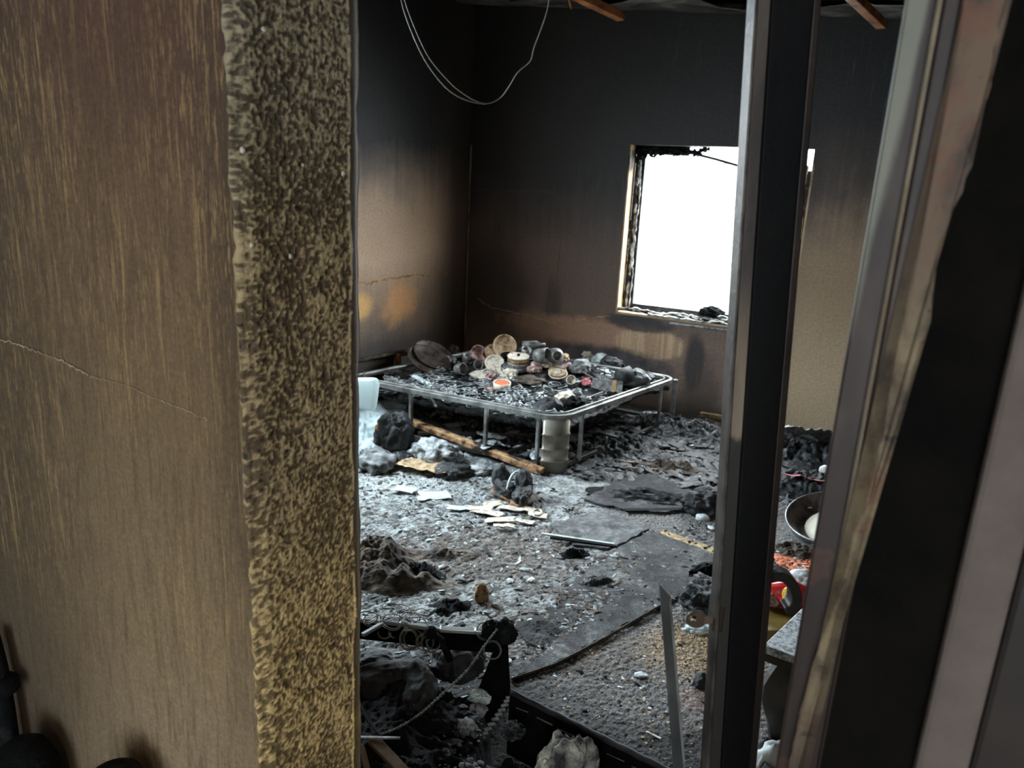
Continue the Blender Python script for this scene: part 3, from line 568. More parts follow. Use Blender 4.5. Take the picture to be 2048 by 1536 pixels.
# ---- floor (real relief: crusted ash on the left, scorched pile carpet on the right)
def fh(x, y):
    x = np.asarray(x, float); y = np.asarray(y, float)
    ash = smooth(x-.55*(y-2.6)*.3, .35, -.15)
    cx, cy = x*.78+y*.62, -x*.62+y*.78
    return .0035*fbm(x*9, y*9, 0, 4, 50) + ash*(.009*fbm(x*14, y*14, 0, 4, 51, True)+.006*fbm(cx*26, cy*75, 0, 3, 53, True)+.004) + (1-ash)*.0042*fbm(x*115, y*115, 0, 2, 54) - .008
X0, X1, Y0, Y1 = -2.6, 3.4, 1.0, 6.6
xs = np.concatenate([np.linspace(X0, -.9, 90)[:-1], np.linspace(-.9, 1.15, 560)[:-1], np.linspace(1.15, X1, 130)]); ys = np.concatenate([np.linspace(Y0, 1.5, 40)[:-1], np.linspace(1.5, 3.6, 560)[:-1], np.linspace(3.6, Y1, 240)]); X, Y = np.meshgrid(xs, ys)
g = G('scorched_floor'); x, y, z = g.xyz()
n1 = g.noise(2.2, 5, .65); n2 = g.noise(9, 6, .7, None, .4); n3 = g.noise(38, 5, .7); pile = g.noise(170, 3, .6); v1 = g.voro(48); cr = g.voro(26, g.map((1, 1, 1)), 'DISTANCE_TO_EDGE')
c_carpet = g.ramp(pile, [(.32, (.07, .065, .064)), (.50, (.20, .19, .185)), (.68, (.40, .385, .37))])
c_ash = g.ramp(g.add(g.mul(n2, .55), g.mul(n3, .45)), [(.36, (.05, .052, .052)), (.46, (.19, .20, .20)), (.54, (.42, .45, .45)), (.64, (.68, .73, .72))])
am = g.ss(g.add(g.sub(x, g.mul(g.sub(y, 2.4), .25)), g.mul(g.sub(n1, .5), .5)), .38, .05); c = g.mix(am, c_carpet, c_ash)
def B2(px, py, rx, ry, amt=.3, k=.35): p = onz(px, py); return g.blob((p.x, p.y, 0), (rx, ry, 0), n2, amt, k)
strk = g.noise(1.0, 6, .7, g.map((10, 48, 1), g.map((1, 1, 1))), .8); brown = g.ramp(g.add(g.mul(n3, .5), g.mul(strk, .5)), [(.40, (.04, .036, .032)), (.50, (.15, .125, .105)), (.62, (.38, .33, .28))])
c = g.mix(g.mul(B2(990, 1110, .60, .42, .6), .85), c, brown)                                     # greyish brown trodden ash
c = g.mix(g.mul(B2(1100, 1280, .42, .30, .6), .9), c, brown)
c = g.mix(g.mul(B2(1000, 1360, .35, .16, .6), .6), c, (.10, .09, .085))
c = g.mix(g.mul(B2(760, 960, .55, .42, .5), .6), c, g.ramp(n3, [(.35, (.38, .42, .42)), (.6, (.80, .86, .86))]))  # pale ash, brightened to paint the sunny pool at the left
c = g.mix(g.mul(B2(1180, 915, 1.3, .38, .5), .90), c, g.ramp(n3, [(.4, (.010, .011, .012)), (.7, (.09, .10, .105))]))
c = g.mix(g.mul(B2(1100, 860, 1.3, .75, .5), .95), c, g.ramp(n3, [(.4, (.007, .008, .009)), (.72, (.07, .08, .085))]))
c = g.mix(g.mul(B2(1400, 880, .8, .35, .5), .9), c, g.ramp(n3, [(.4, (.010, .010, .011)), (.7, (.10, .10, .10))]))
c = g.mix(g.mul(B2(1390, 1300, .28, .22, .55), .85), c, g.ramp(pile, [(.35, (.20, .13, .07)), (.6, (.52, .38, .23))]))
c = g.mix(g.mul(B2(1400, 1400, .12, .09, .5), .6), c, (.34, .22, .20))
c = g.mix(g.mul(B2(1390, 1480, .16, .06, .7), .7), c, (.06, .05, .05))
c = g.mix(g.mul(B2(790, 1165, .42, .16, .6), .85), c, (.085, .072, .045))
c = g.mix(g.mul(B2(1610, 1000, .5, .5, .5), .9), c, g.ramp(n3, [(.4, (.008, .008, .008)), (.72, (.12, .11, .105))]))
c = g.mix(g.mul(B2(1000, 1530, 1.2, .33, .3), .95), c, (.010, .010, .010))
c = g.mix(g.mul(B2(850, 1400, .62, .42, .2), .95), c, (.010, .010, .010))
c = g.mix(g.mul(g.ss(n3, .60, .68), .5), c, (.03, .03, .03))
M['floor'] = g.out(c, .78, 0, g.add(g.mul(pile, .7), g.add(n3, g.mul(v1, .8))), .020, 1.0)
P = np.stack([X, Y, fh(X, Y)], -1); fl = grid('floor', P, M['floor']); fl['kind'] = 'structure'
o = MB().box((0, 1.5, -.10), (9, 12, .10)).build('floor_slab', M['hall']); o.name = 'floor_hall'; o['kind'] = 'structure'
hf = lambda x, y: fh(x, y)

# ================================================================ THINGS
def gr(px, py, dz=0.0): p = onz(px, py); return Vector((p.x, p.y, float(fh(p.x, p.y))+dz))

# ---- charred mats lying over the carpet
M['mat_grey'] = mat('mat_grey', [(.05, .052, .054), (.10, .105, .107), (.19, .20, .20)], 7, .8, 0, .006, 60)
M['mat_dark'] = mat('mat_dark', [(.022, .022, .024), (.045, .046, .050), (.12, .12, .125)], 7, .7, 0, .006, 50)
M['mat_pale'] = mat('mat_pale', [(.11, .115, .118), (.19, .20, .205), (.30, .32, .32)], 6, .8, 0, .006, 60)
def matmat(nm, a, b_, c_, hi):
    g = G(nm); n = g.noise(5, 8, .7, None, .6); fib = g.noise(170, 3, .6); c = g.ramp(g.add(g.mul(n, .7), g.mul(g.noise(32, 5, .7), .3)), [(.41, a), (.48, b_), (.54, c_), (.61, hi)])
    c = g.mix(.75, c, g.ramp(fib, [(.3, (.45, .45, .45)), (.7, (1.6, 1.6, 1.6))]), 'MULTIPLY'); return g.out(c, .8, 0, g.add(fib, n), .010, 1.0)
M['mat_grey'] = matmat('mat_grey', (.018, .018, .02), (.055, .058, .060), (.10, .105, .107), (.24, .24, .225))
M['mat_dark'] = matmat('mat_dark', (.010, .010, .011), (.024, .025, .028), (.05, .051, .055), (.13, .13, .13))
M['mat_pale'] = matmat('mat_pale', (.05, .05, .052), (.11, .115, .118), (.18, .19, .195), (.30, .31, .30))
M['carpet_yellow'] = mat('carpet_yellow', [(.20, .15, .09), (.46, .34, .17), (.60, .47, .28)], 40, .9, 0, .006, 150)
def rug(pts, m, label, h=.012, jit=.008, seed=1, step=.03):
    return tag(slab('floor_mat', poly_px(pts), -.004, h-.003, M[m], None, jit, seed, step), label, 'mat', None)
rug([(1023, 1358), (1114, 1326), (1215, 1271), (1313, 1215), (1379, 1177), (1460, 1142), (1440, 1112), (1303, 1063), (1215, 1105), (1120, 1190), (1090, 1230), (1120, 1275)], 'mat_grey', 'large grey scorched mat with a straight edge in the middle of the floor')
rug([(1103, 1050), (1185, 1025), (1250, 1036), (1300, 1060), (1215, 1100), (1150, 1090)], 'mat_pale', 'small pale grey scorched mat behind the large grey one', .012, .01, 2)
rug([(1166, 1000), (1245, 957), (1310, 948), (1395, 990), (1440, 1010), (1330, 1026), (1240, 1018)], 'mat_dark', 'dark charred mat right of the pale bed-corner plate', .014, .012, 3)
rug([(1318, 1066), (1328, 1061), (1460, 1108), (1470, 1125), (1440, 1117), (1380, 1092)], 'carpet_yellow', 'narrow strip of unburnt yellow carpet running behind the door post', .010, .003, 4)
# raised edge line of the large mat
b = MB(); e = [(1023, 1362), (1114, 1330), (1215, 1275), (1313, 1219), (1379, 1181), (1450, 1146)]
b.tube([gr(x, y, .012)+Vector((random.uniform(-.004, .004), 0, 0)) for (x, y) in e], .0045, 6)
tag(b.build('carpet_binding', M['char_brown']), 'frayed brown carpet binding along the front edge of the large grey mat', 'carpet edge')

# ---- bed
B0 = Vector((.276, 3.965, .33)); bu = -E_; bv = Vector((.63, .776, 0)).normalized(); BL, BW = 1.48, 1.37; BH = .33
bed = empty('metal_bed', (B0.x, B0.y, 0), 'burnt-out grey metal bed frame with bare rails in the far corner', 'bed')
def bp(a, b_, z): return Vector((B0.x, B0.y, 0)) + bu*a + bv*b_ + Z*z
def rounded(a0, a1, b0, b1, r, z):
    pts = []
    for (ca, cb, s0) in ((a0+r, b0+r, 180), (a1-r, b0+r, 270), (a1-r, b1-r, 0), (a0+r, b1-r, 90)):
        rr = r
        for k in range(7):
            t = math.radians(s0+90*k/6); pts.append(bp(ca+rr*math.cos(t), cb+rr*math.sin(t), z))
    return pts
def rail_loop(nm, pts, w, h, m, par):
    b = MB(); n = len(pts); vs = []
    for i, p in enumerate(pts):
        t = (pts[(i+1) % n]-pts[i-1]).normalized(); s = t.cross(Z).normalized()
        vs += [p+s*w/2+Z*h/2, p-s*w/2+Z*h/2, p-s*w/2-Z*h/2, p+s*w/2-Z*h/2]
    fs = [(4*i+k, 4*i+(k+1) % 4, 4*((i+1) % n)+(k+1) % 4, 4*((i+1) % n)+k) for i in range(n) for k in range(4)]
    b.add(vs, fs); return b.build(nm, m, par, False, .003)
rail_loop('top_rail', rounded(0, BL, 0, BW, .12, BH), .022, .030, M['steel'], bed)
rail_loop('inner_rail', rounded(.035, BL-.03, .035, BW-.03, .11, BH+.012), .012, .012, M['steel'], bed)
rail_loop('bottom_rail', rounded(.01, BL-.02, .01, BW-.02, .11, .035), .022, .025, M['steel_dark'], bed)
def legat(px, side, w=.028):
    best = None
    for k in range(0, 290):
        t = k/200; p = bp(t, 0.0, BH) if side == 'f' else bp(0.0, t, BH)
        d = p-O; xx = 1024+FPX*d.dot(R)/d.dot(F)
        if best is None or abs(xx-px) < best[0]: best = (abs(xx-px), t)
    t = best[1]; a = (t, 0.004) if side == 'f' else (0.004, t)
    MB().bar(bp(*a, .03), bp(*a, BH-.012), w, .018, E_).build('leg', M['steel'], bed, False, .002)
for px in (822, 972, 1077): legat(px, 'f')
for px in (1166, 1325): legat(px, 'r')
MB().bar(bp(0, BW-.02, 0), bp(0, BW-.02, BH), .035, .03, E_).build('leg', M['steel'], bed, False, .003)
# rounded corner plate with pressed grooves
g = G('corner_plate'); M['corner_plate'] = g.out(g.ramp(g.noise(8), [(.3, (.17, .155, .125)), (.7, (.36, .335, .28))]), .42, .45, g.noise(60), .0008)
b = MB(); vs = []; zs = [(.005, 1), (.066, 1), (.068, 1.05), (.075, 1.05), (.077, 1), (.135, 1), (.137, 1.05), (.144, 1.05), (.146, 1), (.222, 1), (.224, 1.05), (.231, 1.05), (.233, 1), (.318, 1)]
cc = bp(.085, .085, 0); n = 15
for z_, k in zs:
    for i in range(n):
        a = math.radians(172+ i*(106/(n-1))); d = (bu*math.cos(a)+bv*math.sin(a)); vs.append(cc + d*(.088*k) + Z*z_)
fs = [(r*n+i, r*n+i+1, (r+1)*n+i+1, (r+1)*n+i) for r in range(len(zs)-1) for i in range(n-1)]
o = b.add(vs, fs).build('corner_plate', M['corner_plate'], bed, True); o['label'] = 'pale rounded corner plate with pressed grooves'; s_ = o.modifiers.new('t', 'SOLIDIFY'); s_.thickness = .003
# inner sagging cross rail seen below the top rail and lower rails
MB().bar(bp(1.52, .35, .20), bp(.55, .22, .20), .03, .03).build('cross_rail', M['steel'], bed, False, .003)
MB().bar(bp(.50, .02, .05), bp(1.25, .30, .10), .03, .015).build('cross_rail', M['steel_dark'], bed, False, .003)
MB().bar(bp(.95, .02, .06), bp(.12, .55, .09), .02, .02).build('cross_rail', M['steel_dark'], bed, False, .003)
MB().bar(bp(.35, .03, .05), bp(.25, 1.2, .08), .02, .02).build('cross_rail', M['steel_dark'], bed, False, .003)
def onbed(px, py, z=BH+.01): return onz(px, py, z)
# heap height on the bed
PK = [(bp(.95, 1.05, 0), .30, .11), (bp(.75, .85, 0), .30, .05), (bp(1.15, 1.10, 0), .30, .05), (bp(.25, 1.05, 0), .28, .06), (bp(.05+.55, 1.15, 0), .25, .06)]
def bedh(x, y):
    x = np.asarray(x, float); y = np.asarray(y, float); h = np.zeros_like(x)+.285
    for p, r, a in PK: h = h + a*np.exp(-(((x-p.x)**2+(y-p.y)**2)/(r*r)))
    return h
def bedhn(x, y): return bedh(x, y) - .010 + .014*fbm(x*11, y*11, 0, 5, 60, True) + .008*fbm(x*38, y*38, 0, 3, 61)
A_, B_ = np.meshgrid(np.linspace(.03, BL-.03, 230), np.linspace(.03, BW-.03, 230))
P = np.array(B0)*[1, 1, 0]+A_[..., None]*np.array(bu)+B_[..., None]*np.array(bv)
ew = np.minimum.reduce([A_, B_, BL-A_, BW-B_]); Zb = bedhn(P[..., 0], P[..., 1])-.05*np.exp(-ew/.03); P[..., 2] = Zb
g = G('bed_char'); n2 = g.noise(9, 6, .7, None, .5); n3 = g.noise(45, 5, .7)
c = g.ramp(g.add(g.mul(n2, .5), g.mul(n3, .5)), [(.42, (.004, .005, .006)), (.54, (.010, .012, .014)), (.60, (.05, .06, .065)), (.68, (.28, .34, .36))])
M['bed_char'] = g.out(c, .6, 0, g.add(n3, n2), .03, 1.0, .35)
o = grid('mattress_remains', P, M['bed_char'], bed); o['label'] = 'black burnt mattress and bedding crust'; sd = o.modifiers.new('t', 'SOLIDIFY'); sd.thickness = .03; sd.offset = 1
def bedhit(px, py, off=0.0):
    d = ray(px, py).normalized(); t = np.arange(3.4, 8, .008)
    k = np.nonzero(EYE+d.z*t < bedhn(d.x*t, d.y*t)+off)[0]
    return O+d*float(t[k[0]] if len(k) else 5)
# bare mattress springs, rings and loops
b = MB(); rs = random.Random(12)
for i in range(330):
    a, q = rs.uniform(.05, BL-.08), abs(rs.gauss(0, .33))+.05
    if q > .9: continue
    p = bp(a, q, 0); r = rs.uniform(.022, .045); zc = float(bedhn(np.array([p.x]), np.array([p.y]))[0])+.010
    tx, ty = rs.uniform(-.5, .5), rs.uniform(-.5, .5); turns = rs.choice((1.0, 1.0, 2.2)); pts = []
    for k in range(int(16*turns)+1):
        t = 2*math.pi*k/16; rr = r*(1-.18*t/6.28)*rs.uniform(.93, 1.05); pts.append(Vector((p.x+rr*math.cos(t), p.y+rr*math.sin(t), zc+rr*math.cos(t)*tx*.6+rr*math.sin(t)*ty*.6+.01*t/6.28)))
    b.tube(pts, .0026, 4)
o = b.build('mattress_springs', M['spring'], bed); o['kind'] = 'stuff'
o['label'] = 'tangle of bare mattress springs along the front of the bed'
onb = lambda x, y: bedhn(x, y)
bedpoly = [tuple(bp(a, q, 0)[:2]) for a, q in ((.05, .05), (BL-.05, .05), (BL-.05, BW-.05), (.05, BW-.05))]
flakes('charred_scraps', 700, bedpoly, .005, .024, M['char_ash'], onb, .5, 71, bed, elong=3)
flakes('charred_flakes', 1500, bedpoly, .005, .022, M['char'], onb, .6, 72, bed, elong=3)
flakes('ash_flakes', 240, bedpoly, .003, .014, M['ash'], onb, .3, 73, bed, elong=3)
rpoly = [tuple(bp(a, q, 0)[:2]) for a, q in ((.05, .5), (.6, .5), (.6, BW-.05), (.05, BW-.05))]
flakes('ash_flakes', 120, rpoly, .004, .022, M['ash_light'], onb, .3, 74, bed, elong=3)
# charred heap under and beyond the bed
g = mat('under_char', [(.008, .009, .010), (.035, .038, .040), (.34, .38, .39)], 34, .75, 0, .006, 60, pos=(.42, .54, .72))
tag(mound('charred_heap', bp(.78, .80, 0), .78, .62, .24, 5, g, None, ANG, 150, .55, 16, base=0, kind=None), 'low heap of charred rubbish lying underneath the metal bed', 'rubble', kind='stuff')
tag(mound('charred_heap', onz(1345, 862)+Vector((.05, .0, 0)), .48, .26, .085, 8, g, None, -.5, 130, .5, 15), 'black rubble along the back wall right of the bed', 'rubble', kind='stuff')
tag(mound('charred_heap', onz(1230, 900), .42, .24, .07, 14, g, None, .6, 110, .6, 24), 'flat black rubble on the floor beside the right bed rail', 'rubble', kind='stuff')

ubp = [tuple(bp(a, q, 0)[:2]) for a, q in ((.05, .05), (BL-.2, .05), (BL-.2, BW-.1), (.05, BW-.1))]
flakes('charcoal_crumbs', 700, ubp, .006, .045, M['ash'], lambda x, y: fh(x, y)+.13*np.abs(vn(x*7, y*7, 0, 3)), .5, 70, elong=3)
# ---- things on the bed
CUPR = .03
def lathe_thing(name, px, py, prof, m, label, cat, tilt=(0, 0), group=None, n=28, lift=0.0, sx=1, extra=None, parts=None):
    rot = (Matrix.Rotation(tilt[1], 3, 'Z') @ Matrix.Rotation(tilt[0], 3, 'X')); zmid = max(z for r, z in prof)/2
    vs_ = [(rot @ Vector((r*math.cos(k), r*math.sin(k), z-zmid))).z for r, z in prof for k in range(7)]
    half = -min(vs_); p = bedhit(px, py, half+lift*.55-.006)
    c = p - rot @ Vector((0, 0, zmid))
    o = MB().lathe(prof, c, rot, n, sx).build(name, M[m], None, True); tag(o, label, cat, group)
    if parts:
        for (nm, pr, mm, off) in parts: MB().lathe(pr, c+rot @ Vector(off), rot, 20, sx).build(nm, M[mm], o, True)
    return o
def dishp(r, h, t=.006, lip=.01): return [(r*.55, 0), (r*.9, h*.35), (r, h), (r-t, h), (r*.85, h*.4), (r*.5, t)]
def drum(r, h): return [(r*.97, 0), (r, .004), (r, h-.004), (r*.97, h), (r*.9, h), (r*.88, h-.004), (.3*r, h-.002)]
def cupp(r, h, t=.004): return [(r*.8, 0), (r*.95, h*.3), (r, h), (r-t, h), (r*.88, h*.35), (r*.7, t)]
lathe_thing('oval_tray', 866, 712, dishp(.155, .03), 'brown_metal', 'largest dark round tray leaning at the back left of the bed', 'tray', (.55, .9), lift=.02)
lathe_thing('oval_tray', 858, 722, dishp(.165, .03), 'brown_metal', 'dark tray under the largest tray at the back left of the bed', 'tray', (.50, .9), lift=.0)
lathe_thing('plate', 1009, 693, dishp(.085, .02), 'tan', 'big tan scorched plate standing tilted on top of the crockery pile', 'plate', (1.15, .25), lift=.035)
lathe_thing('bowl', 992, 708, dishp(.085, .035), 'tan_dark', 'brown bowl, upper of the pair below the big tan plate', 'bowl', (.55, .3), lift=.02)
lathe_thing('bowl', 986, 714, dishp(.08, .03), 'tan_dark', 'brown bowl, lower of the pair below the big tan plate', 'bowl', (.5, .5), lift=.005)
for i, (dz, mm, rr, lab) in enumerate(((-.004, 'grey_metal', .072, 'bottom grey tin of the round stack'), (.018, 'grey_metal', .073, 'second grey tin of the round stack'), (.040, 'tan_dark', .074, 'third, brown rimmed tin of the round stack'))):
    lathe_thing('round_tin', 1037, 735-i*7.5, drum(rr, .026), mm, lab+' right of the big tan plate', 'tin', (.10, .2), lift=i*.042)
lathe_thing('tin_lid', 1037, 713, drum(.076, .012), 'cream', 'cream lid with a dark knob on top of the round stack', 'lid', (.10, .2), lift=.13, parts=[('knob', drum(.010, .012), 'char', (0, 0, .012))])
lathe_thing('plate', 989, 727, dishp(.068, .016), 'cream', 'cream scorched saucer in front of the brown bowls', 'plate', (.75, .1), lift=.012)
lathe_thing('dish', 1115, 744, dishp(.062, .018), 'tan', 'tan round dish with a pale centre right of the pile', 'dish', (.35, -.2), lift=.012, parts=[('dish_center', drum(.022, .008), 'cream', (0, 0, .004))])
lathe_thing('dish', 1116, 749, dishp(.064, .018), 'cream', 'cream dish just under the tan round dish', 'dish', (.35, -.2), lift=.002)
lathe_thing('jar_ring', 1142, 760, [(.032, 0), (.032, .02), (.027, .02), (.025, .006), (.01, .004)], 'cream', 'small cream ring-shaped cup lying on its side near the tan dish', 'cup', (1.2, .1), lift=.018)
bw = lathe_thing('bowl', 1004, 771, cupp(.058, .048, .006), 'cream', 'cream bowl with an orange-red inside near the front of the bed', 'bowl', (.12, 0), lift=.022)
p = bedhit(1004, 771, .03+.012-.006); MB().lathe([(.046, 0), (.048, .008), (.03, .009)], p+Z*.010, Matrix.Rotation(.12, 3, 'X'), 24).build('bowl_inside', M['orange_red'], bw, True)['label'] = 'orange-red inside'
lathe_thing('plate', 982, 779, dishp(.045, .012), 'pink', 'small chipped pinkish saucer left of the orange-red bowl', 'plate', (.3, .4), lift=.008)
lathe_thing('pot', 936, 717, cupp(.042, .062), 'grey_metal', 'upright grey metal cup at the left of the pile', 'cup', (.1, 0), lift=.035)
lathe_thing('pot', 920, 738, cupp(.042, .062), 'grey_metal', 'grey metal cup lying on its side at the left foot of the pile', 'cup', (1.35, .9), lift=.03)
lathe_thing('cup', 956, 730, cupp(.033, .05), 'grey_metal', 'grey cup with its mouth facing out beside the cream saucer', 'cup', (1.2, .2), lift=.024)
lathe_thing('cup', 966, 725, cupp(.022, .05), 'pink', 'small pinkish cup leaning behind the grey cup', 'cup', (.6, -.6), lift=.03)
lathe_thing('bowl', 956, 707, cupp(.058, .04), 'pink', 'pinkish broken bowl tipped over left of the big tan plate', 'bowl', (1.0, .5), lift=.025)
lathe_thing('pot', 1083, 712, cupp(.055, .09), 'grey_metal', 'largest grey pot lying on its side at the right of the pile', 'pot', (1.4, 1.1), lift=.05)
lathe_thing('glass_jar', 1110, 712, [(.045, 0), (.055, .01), (.055, .07), (.04, .085), (.035, .1), (.030, .1), (.03, .08)], 'grey_metal', 'grey glassy jar lying next to the largest pot', 'jar', (1.35, .3), lift=.045)
lathe_thing('bottle', 1068, 690, [(.028, 0), (.03, .01), (.03, .1), (.012, .13), (.012, .16)], 'grey_metal', 'grey bottle lying across the top of the pile', 'bottle', (1.45, 1.35), lift=.05)
lathe_thing('bowl', 1052, 703, cupp(.034, .05), 'grey_metal', 'dark grey mug behind the round stack', 'mug', (.3, .5), lift=.04)
lathe_thing('mug', 1128, 733, [(.014, 0), (.015, .01), (.013, .14), (.009, .145)], 'pink', 'pinkish tube leaning diagonally right of the pile', 'tube', (1.1, .55), lift=.04)
lathe_thing('round_tin', 1010, 737, cupp(.03, .035), 'grey_metal', 'small grey cup below the cream saucer', 'cup', (.2, .1), lift=.015)
lathe_thing('spool', 1022, 737, [(.024, 0), (.024, .006), (.012, .01), (.012, .035), (.024, .04), (.024, .045)], 'grey_metal', 'grey spool lying between the cream saucer and the round stack', 'spool', (1.3, 1.2), lift=.02)
lathe_thing('pot', 1248, 752, cupp(.055, .10), 'cloth_black', 'black open pot lying on its side near the right rail', 'pot', (1.3, 1.9), lift=.045)
for i, (px, py, s_, mm, lb) in enumerate(((1038, 684, .045, 'pink', 'pinkish crumpled lump at the very top of the pile behind the big tan plate'), (1052, 688, .05, 'char_brown', 'brown crumpled lump at the top of the pile'), (978, 697, .05, 'pale_blue', 'pale blue crumpled scrap left of the big tan plate'),
        (985, 752, .07, 'pink', 'pinkish crumpled cloth above the orange-red bowl'), (1068, 737, .075, 'pink', 'pinkish brown broken pieces between the round stack and the tan dish'), (1020, 750, .08, 'cream', 'cream shattered pieces behind the orange-red bowl'),
        (1128, 716, .06, 'tan', 'tan spiky scrap beside the glassy jar'), (1172, 765, .05, 'cloth_pink', 'pink knotted scrap beside the grey metal sheet'), (1060, 760, .14, 'char_brown', 'brown melted slab right of the orange-red bowl'),
        (1015, 712, .06, 'char', 'black lump between the tan plate and the round stack'), (898, 722, .10, 'cloth_grey', 'grey crumpled rag right of the dark trays'), (1090, 728, .07, 'cream', 'pale shards below the largest pot'), (1010, 700, .04, 'cream', 'cream shard stuck in the front of the big tan plate'),
        (1202, 722, .12, 'ash_light', 'white ash-covered cloth right of the pile'), (1180, 712, .09, 'cream', 'cream crumpled rag at the back right of the pile'), (1270, 760, .13, 'cloth_grey', 'grey crumpled cloth beside the right rail'), (1225, 732, .12, 'char_ash', 'ash-streaked bundle at the back right of the bed'),
        (1128, 800, .10, 'cream', 'pale crumpled card near the front corner of the bed'), (1098, 815, .12, 'cloth_black', 'black curled cloth by the front corner of the bed'), (1150, 808, .09, 'char', 'black folded scrap by the right rail near the corner'), (770, 778, .14, 'cloth_black', 'black cloth crust on the left part of the bed'),
        (1290, 758, .10, 'char_ash', 'ashy lump in the far right corner of the bed'), (1160, 735, .10, 'cloth_grey', 'grey rag behind the pink scrap'), (905, 700, .09, 'char_brown', 'brown spiky rag against the corner'))):
    flat_ = .3 if 'slab' in lb or 'crust' in lb else .85; p = bedhit(px, py, s_*flat_*.3)
    tag(crumple('crumpled_scrap', p-Z*s_*flat_*.38, (s_*1.25, s_, s_*flat_*1.1), 100+i, M[mm], None, random.uniform(0, 3), 3, .5, 2.8, 0, False), lb, 'scrap')
# plank pieces and metal sheet on the bed
def plate_px(name, pxs, lift, t, m, label, cat, parent=None):
    P = [bedhit(x, y)+Z*lift for x, y in pxs]; n = (P[1]-P[0]).cross(P[2]-P[0]).normalized()
    if n.z < 0: n = -n
    k = len(P); b = MB().add([p for p in P]+[p-n*t for p in P], [tuple(range(k)), tuple(range(k, 2*k))[::-1]]+[(i, (i+1) % k, k+(i+1) % k, k+i) for i in range(k)])
    return tag(b.build(name, M[m], parent), label, cat)
plate_px('wood_slab', [(935, 750), (975, 736), (1010, 740), (1005, 756), (960, 760)], .012, .010, 'cream', 'pale flat wooden slab in front of the grey cups', 'board')
plate_px('blue_strip', [(822, 760), (832, 758), (866, 778), (860, 782)], .03, .006, 'pale_blue', 'pale bluish flat strip lying on the left part of the bed', 'strip')
a = bedhit(848, 775)+Z*.035; q = onpl(876, 812, B0, N_)
tag(MB().bar(a, q-N_*.02+Z*.0, .014, .006).build('loose_metal_strip', M['steel'], None, False, .001), 'short metal strip hanging over the front rail of the bed', 'strip')
# grey metal sheet with a gold edge
pc = bedhit(1213, 783); ax = (Vector((.93, -.28, 0)).normalized())
ay = Vector((.10, .35, 1)).normalized(); ay = (ay-ax*ay.dot(ax)).normalized(); az = ax.cross(ay)
o = MB().box(pc+ay*.035, (.20, .085, .012), (ax, ay, az)).build('metal_box', M['grey_metal'], None, False, .002); tag(o, 'flat grey metal box standing tilted near the right rail', 'box')
M['gold'] = mat('gold', [(.35, .22, .09), (.62, .46, .24)], 20, .5, .2, 0)
MB().box(pc+ay*.035+ax*.045, (.028, .087, .015), (ax, ay, az)).build('gold_strip', M['gold'], o, False, .001)
for i, ((x0, y0), (x1, y1), w, mm, lb) in enumerate((((1140, 735), (1185, 762), .014, 'char_brown', 'thin brown stick running down from the tan dish'), ((1140, 815), (1205, 790), .008, 'steel', 'thin pale rod inside the right rail of the bed'), ((900, 800), (1020, 822), .02, 'char_brown', 'dark brown slat just inside the front rail'), ((1210, 770), (1250, 752), .012, 'char', 'black stick behind the metal box'))):
    tag(MB().bar(bedhit(x0, y0)+Z*.02, bedhit(x1, y1)+Z*.02, w, .008).build('loose_stick', M[mm], None, False, .001), lb, 'stick')
# ribbed panel at back left of the bed
for i in range(4):
    a0 = bedhit(800+i*20, 736-i*3); b0 = bedhit(775+i*20, 752-i*3)
    tag(MB().bar(a0+Z*.012, b0+Z*.012, .055, .008).build('grey_board', M['cloth_grey'], None, False, .002), ['leftmost', 'second', 'third', 'rightmost'][i]+' of four grey boards in front of the dark trays', 'board', None)
# low board and orange leg against the left wall behind the bed
def lp(px, py, off=.04): return onpl(px, py, K+E_*off, E_)
hb = MB().bar(lp(640, 735), lp(835, 697), .02, .022).build('scorched_beam', M['char_brown'], None, False, .003); tag(hb, 'thin scorched beam along the left wall behind the bed', 'beam')
tag(MB().bar(lp(797, 708, .10), lp(797, 732, .10), .025, .03, E_).build('orange_post', M['wood_orange'], None, False, .003), 'short orange-brown post standing under the scorched beam at the left wall', 'post')
tag(MB().bar(lp(800, 711, .09), lp(817, 707, .09), .02, .016).build('orange_bracket', M['wood_orange'], None, False, .003), 'short orange bar beside the post at the left wall', 'bar')

# ---- left of the bed: white bucket, pale cloth
wb = onz(735, 850)
o = MB(); pts = [(705, 757), (748, 756), (753, 770), (746, 824), (728, 822), (712, 818)]
Yp = 4.15; P = [ony(x, y, Yp) for x, y in pts]; k = len(P); Bk_ = [p+Vector((.02, .035, 0)) for p in P]
o.add(P+Bk_, [tuple(range(k)), tuple(range(k, 2*k))[::-1]]+[(i, (i+1) % k, k+(i+1) % k, k+i) for i in range(k)])
wbag = o.build('white_bag', M['plastic_white'], None, False, .02); tag(wbag, 'stiff white bag standing at the left end of the bed beside the rough jamb', 'bag')
tag(sheet('pale_cloth', gr(745, 868)+Z*.07, .42, .5, 5, M['pale_blue'], None, .3, .2, .07, 8), 'pale bluish crumpled cloth on the floor left of the bed', 'cloth')
tag(mound('cloth_pile', gr(738, 880), .34, .26, .13, 22, M['pale_blue'], None, .2, 90, .5, 12), 'pale bluish heap of cloth under the white bag', 'cloth')
o = crumple('charred_jacket', gr(790, 905), (.20, .16, .30), 31, M['cloth_black'], None, .3, 5, .28, 3.2); tag(o, 'stiff charred black garment standing up left of the bed leg', 'garment')
crumple('orange_patch', gr(790, 905)+Vector((-.075, -.03, .13)), (.055, .035, .09), 33, M['wood_orange'], o, .4, 3, .5, 3)['label'] = 'orange-brown unburnt flap'
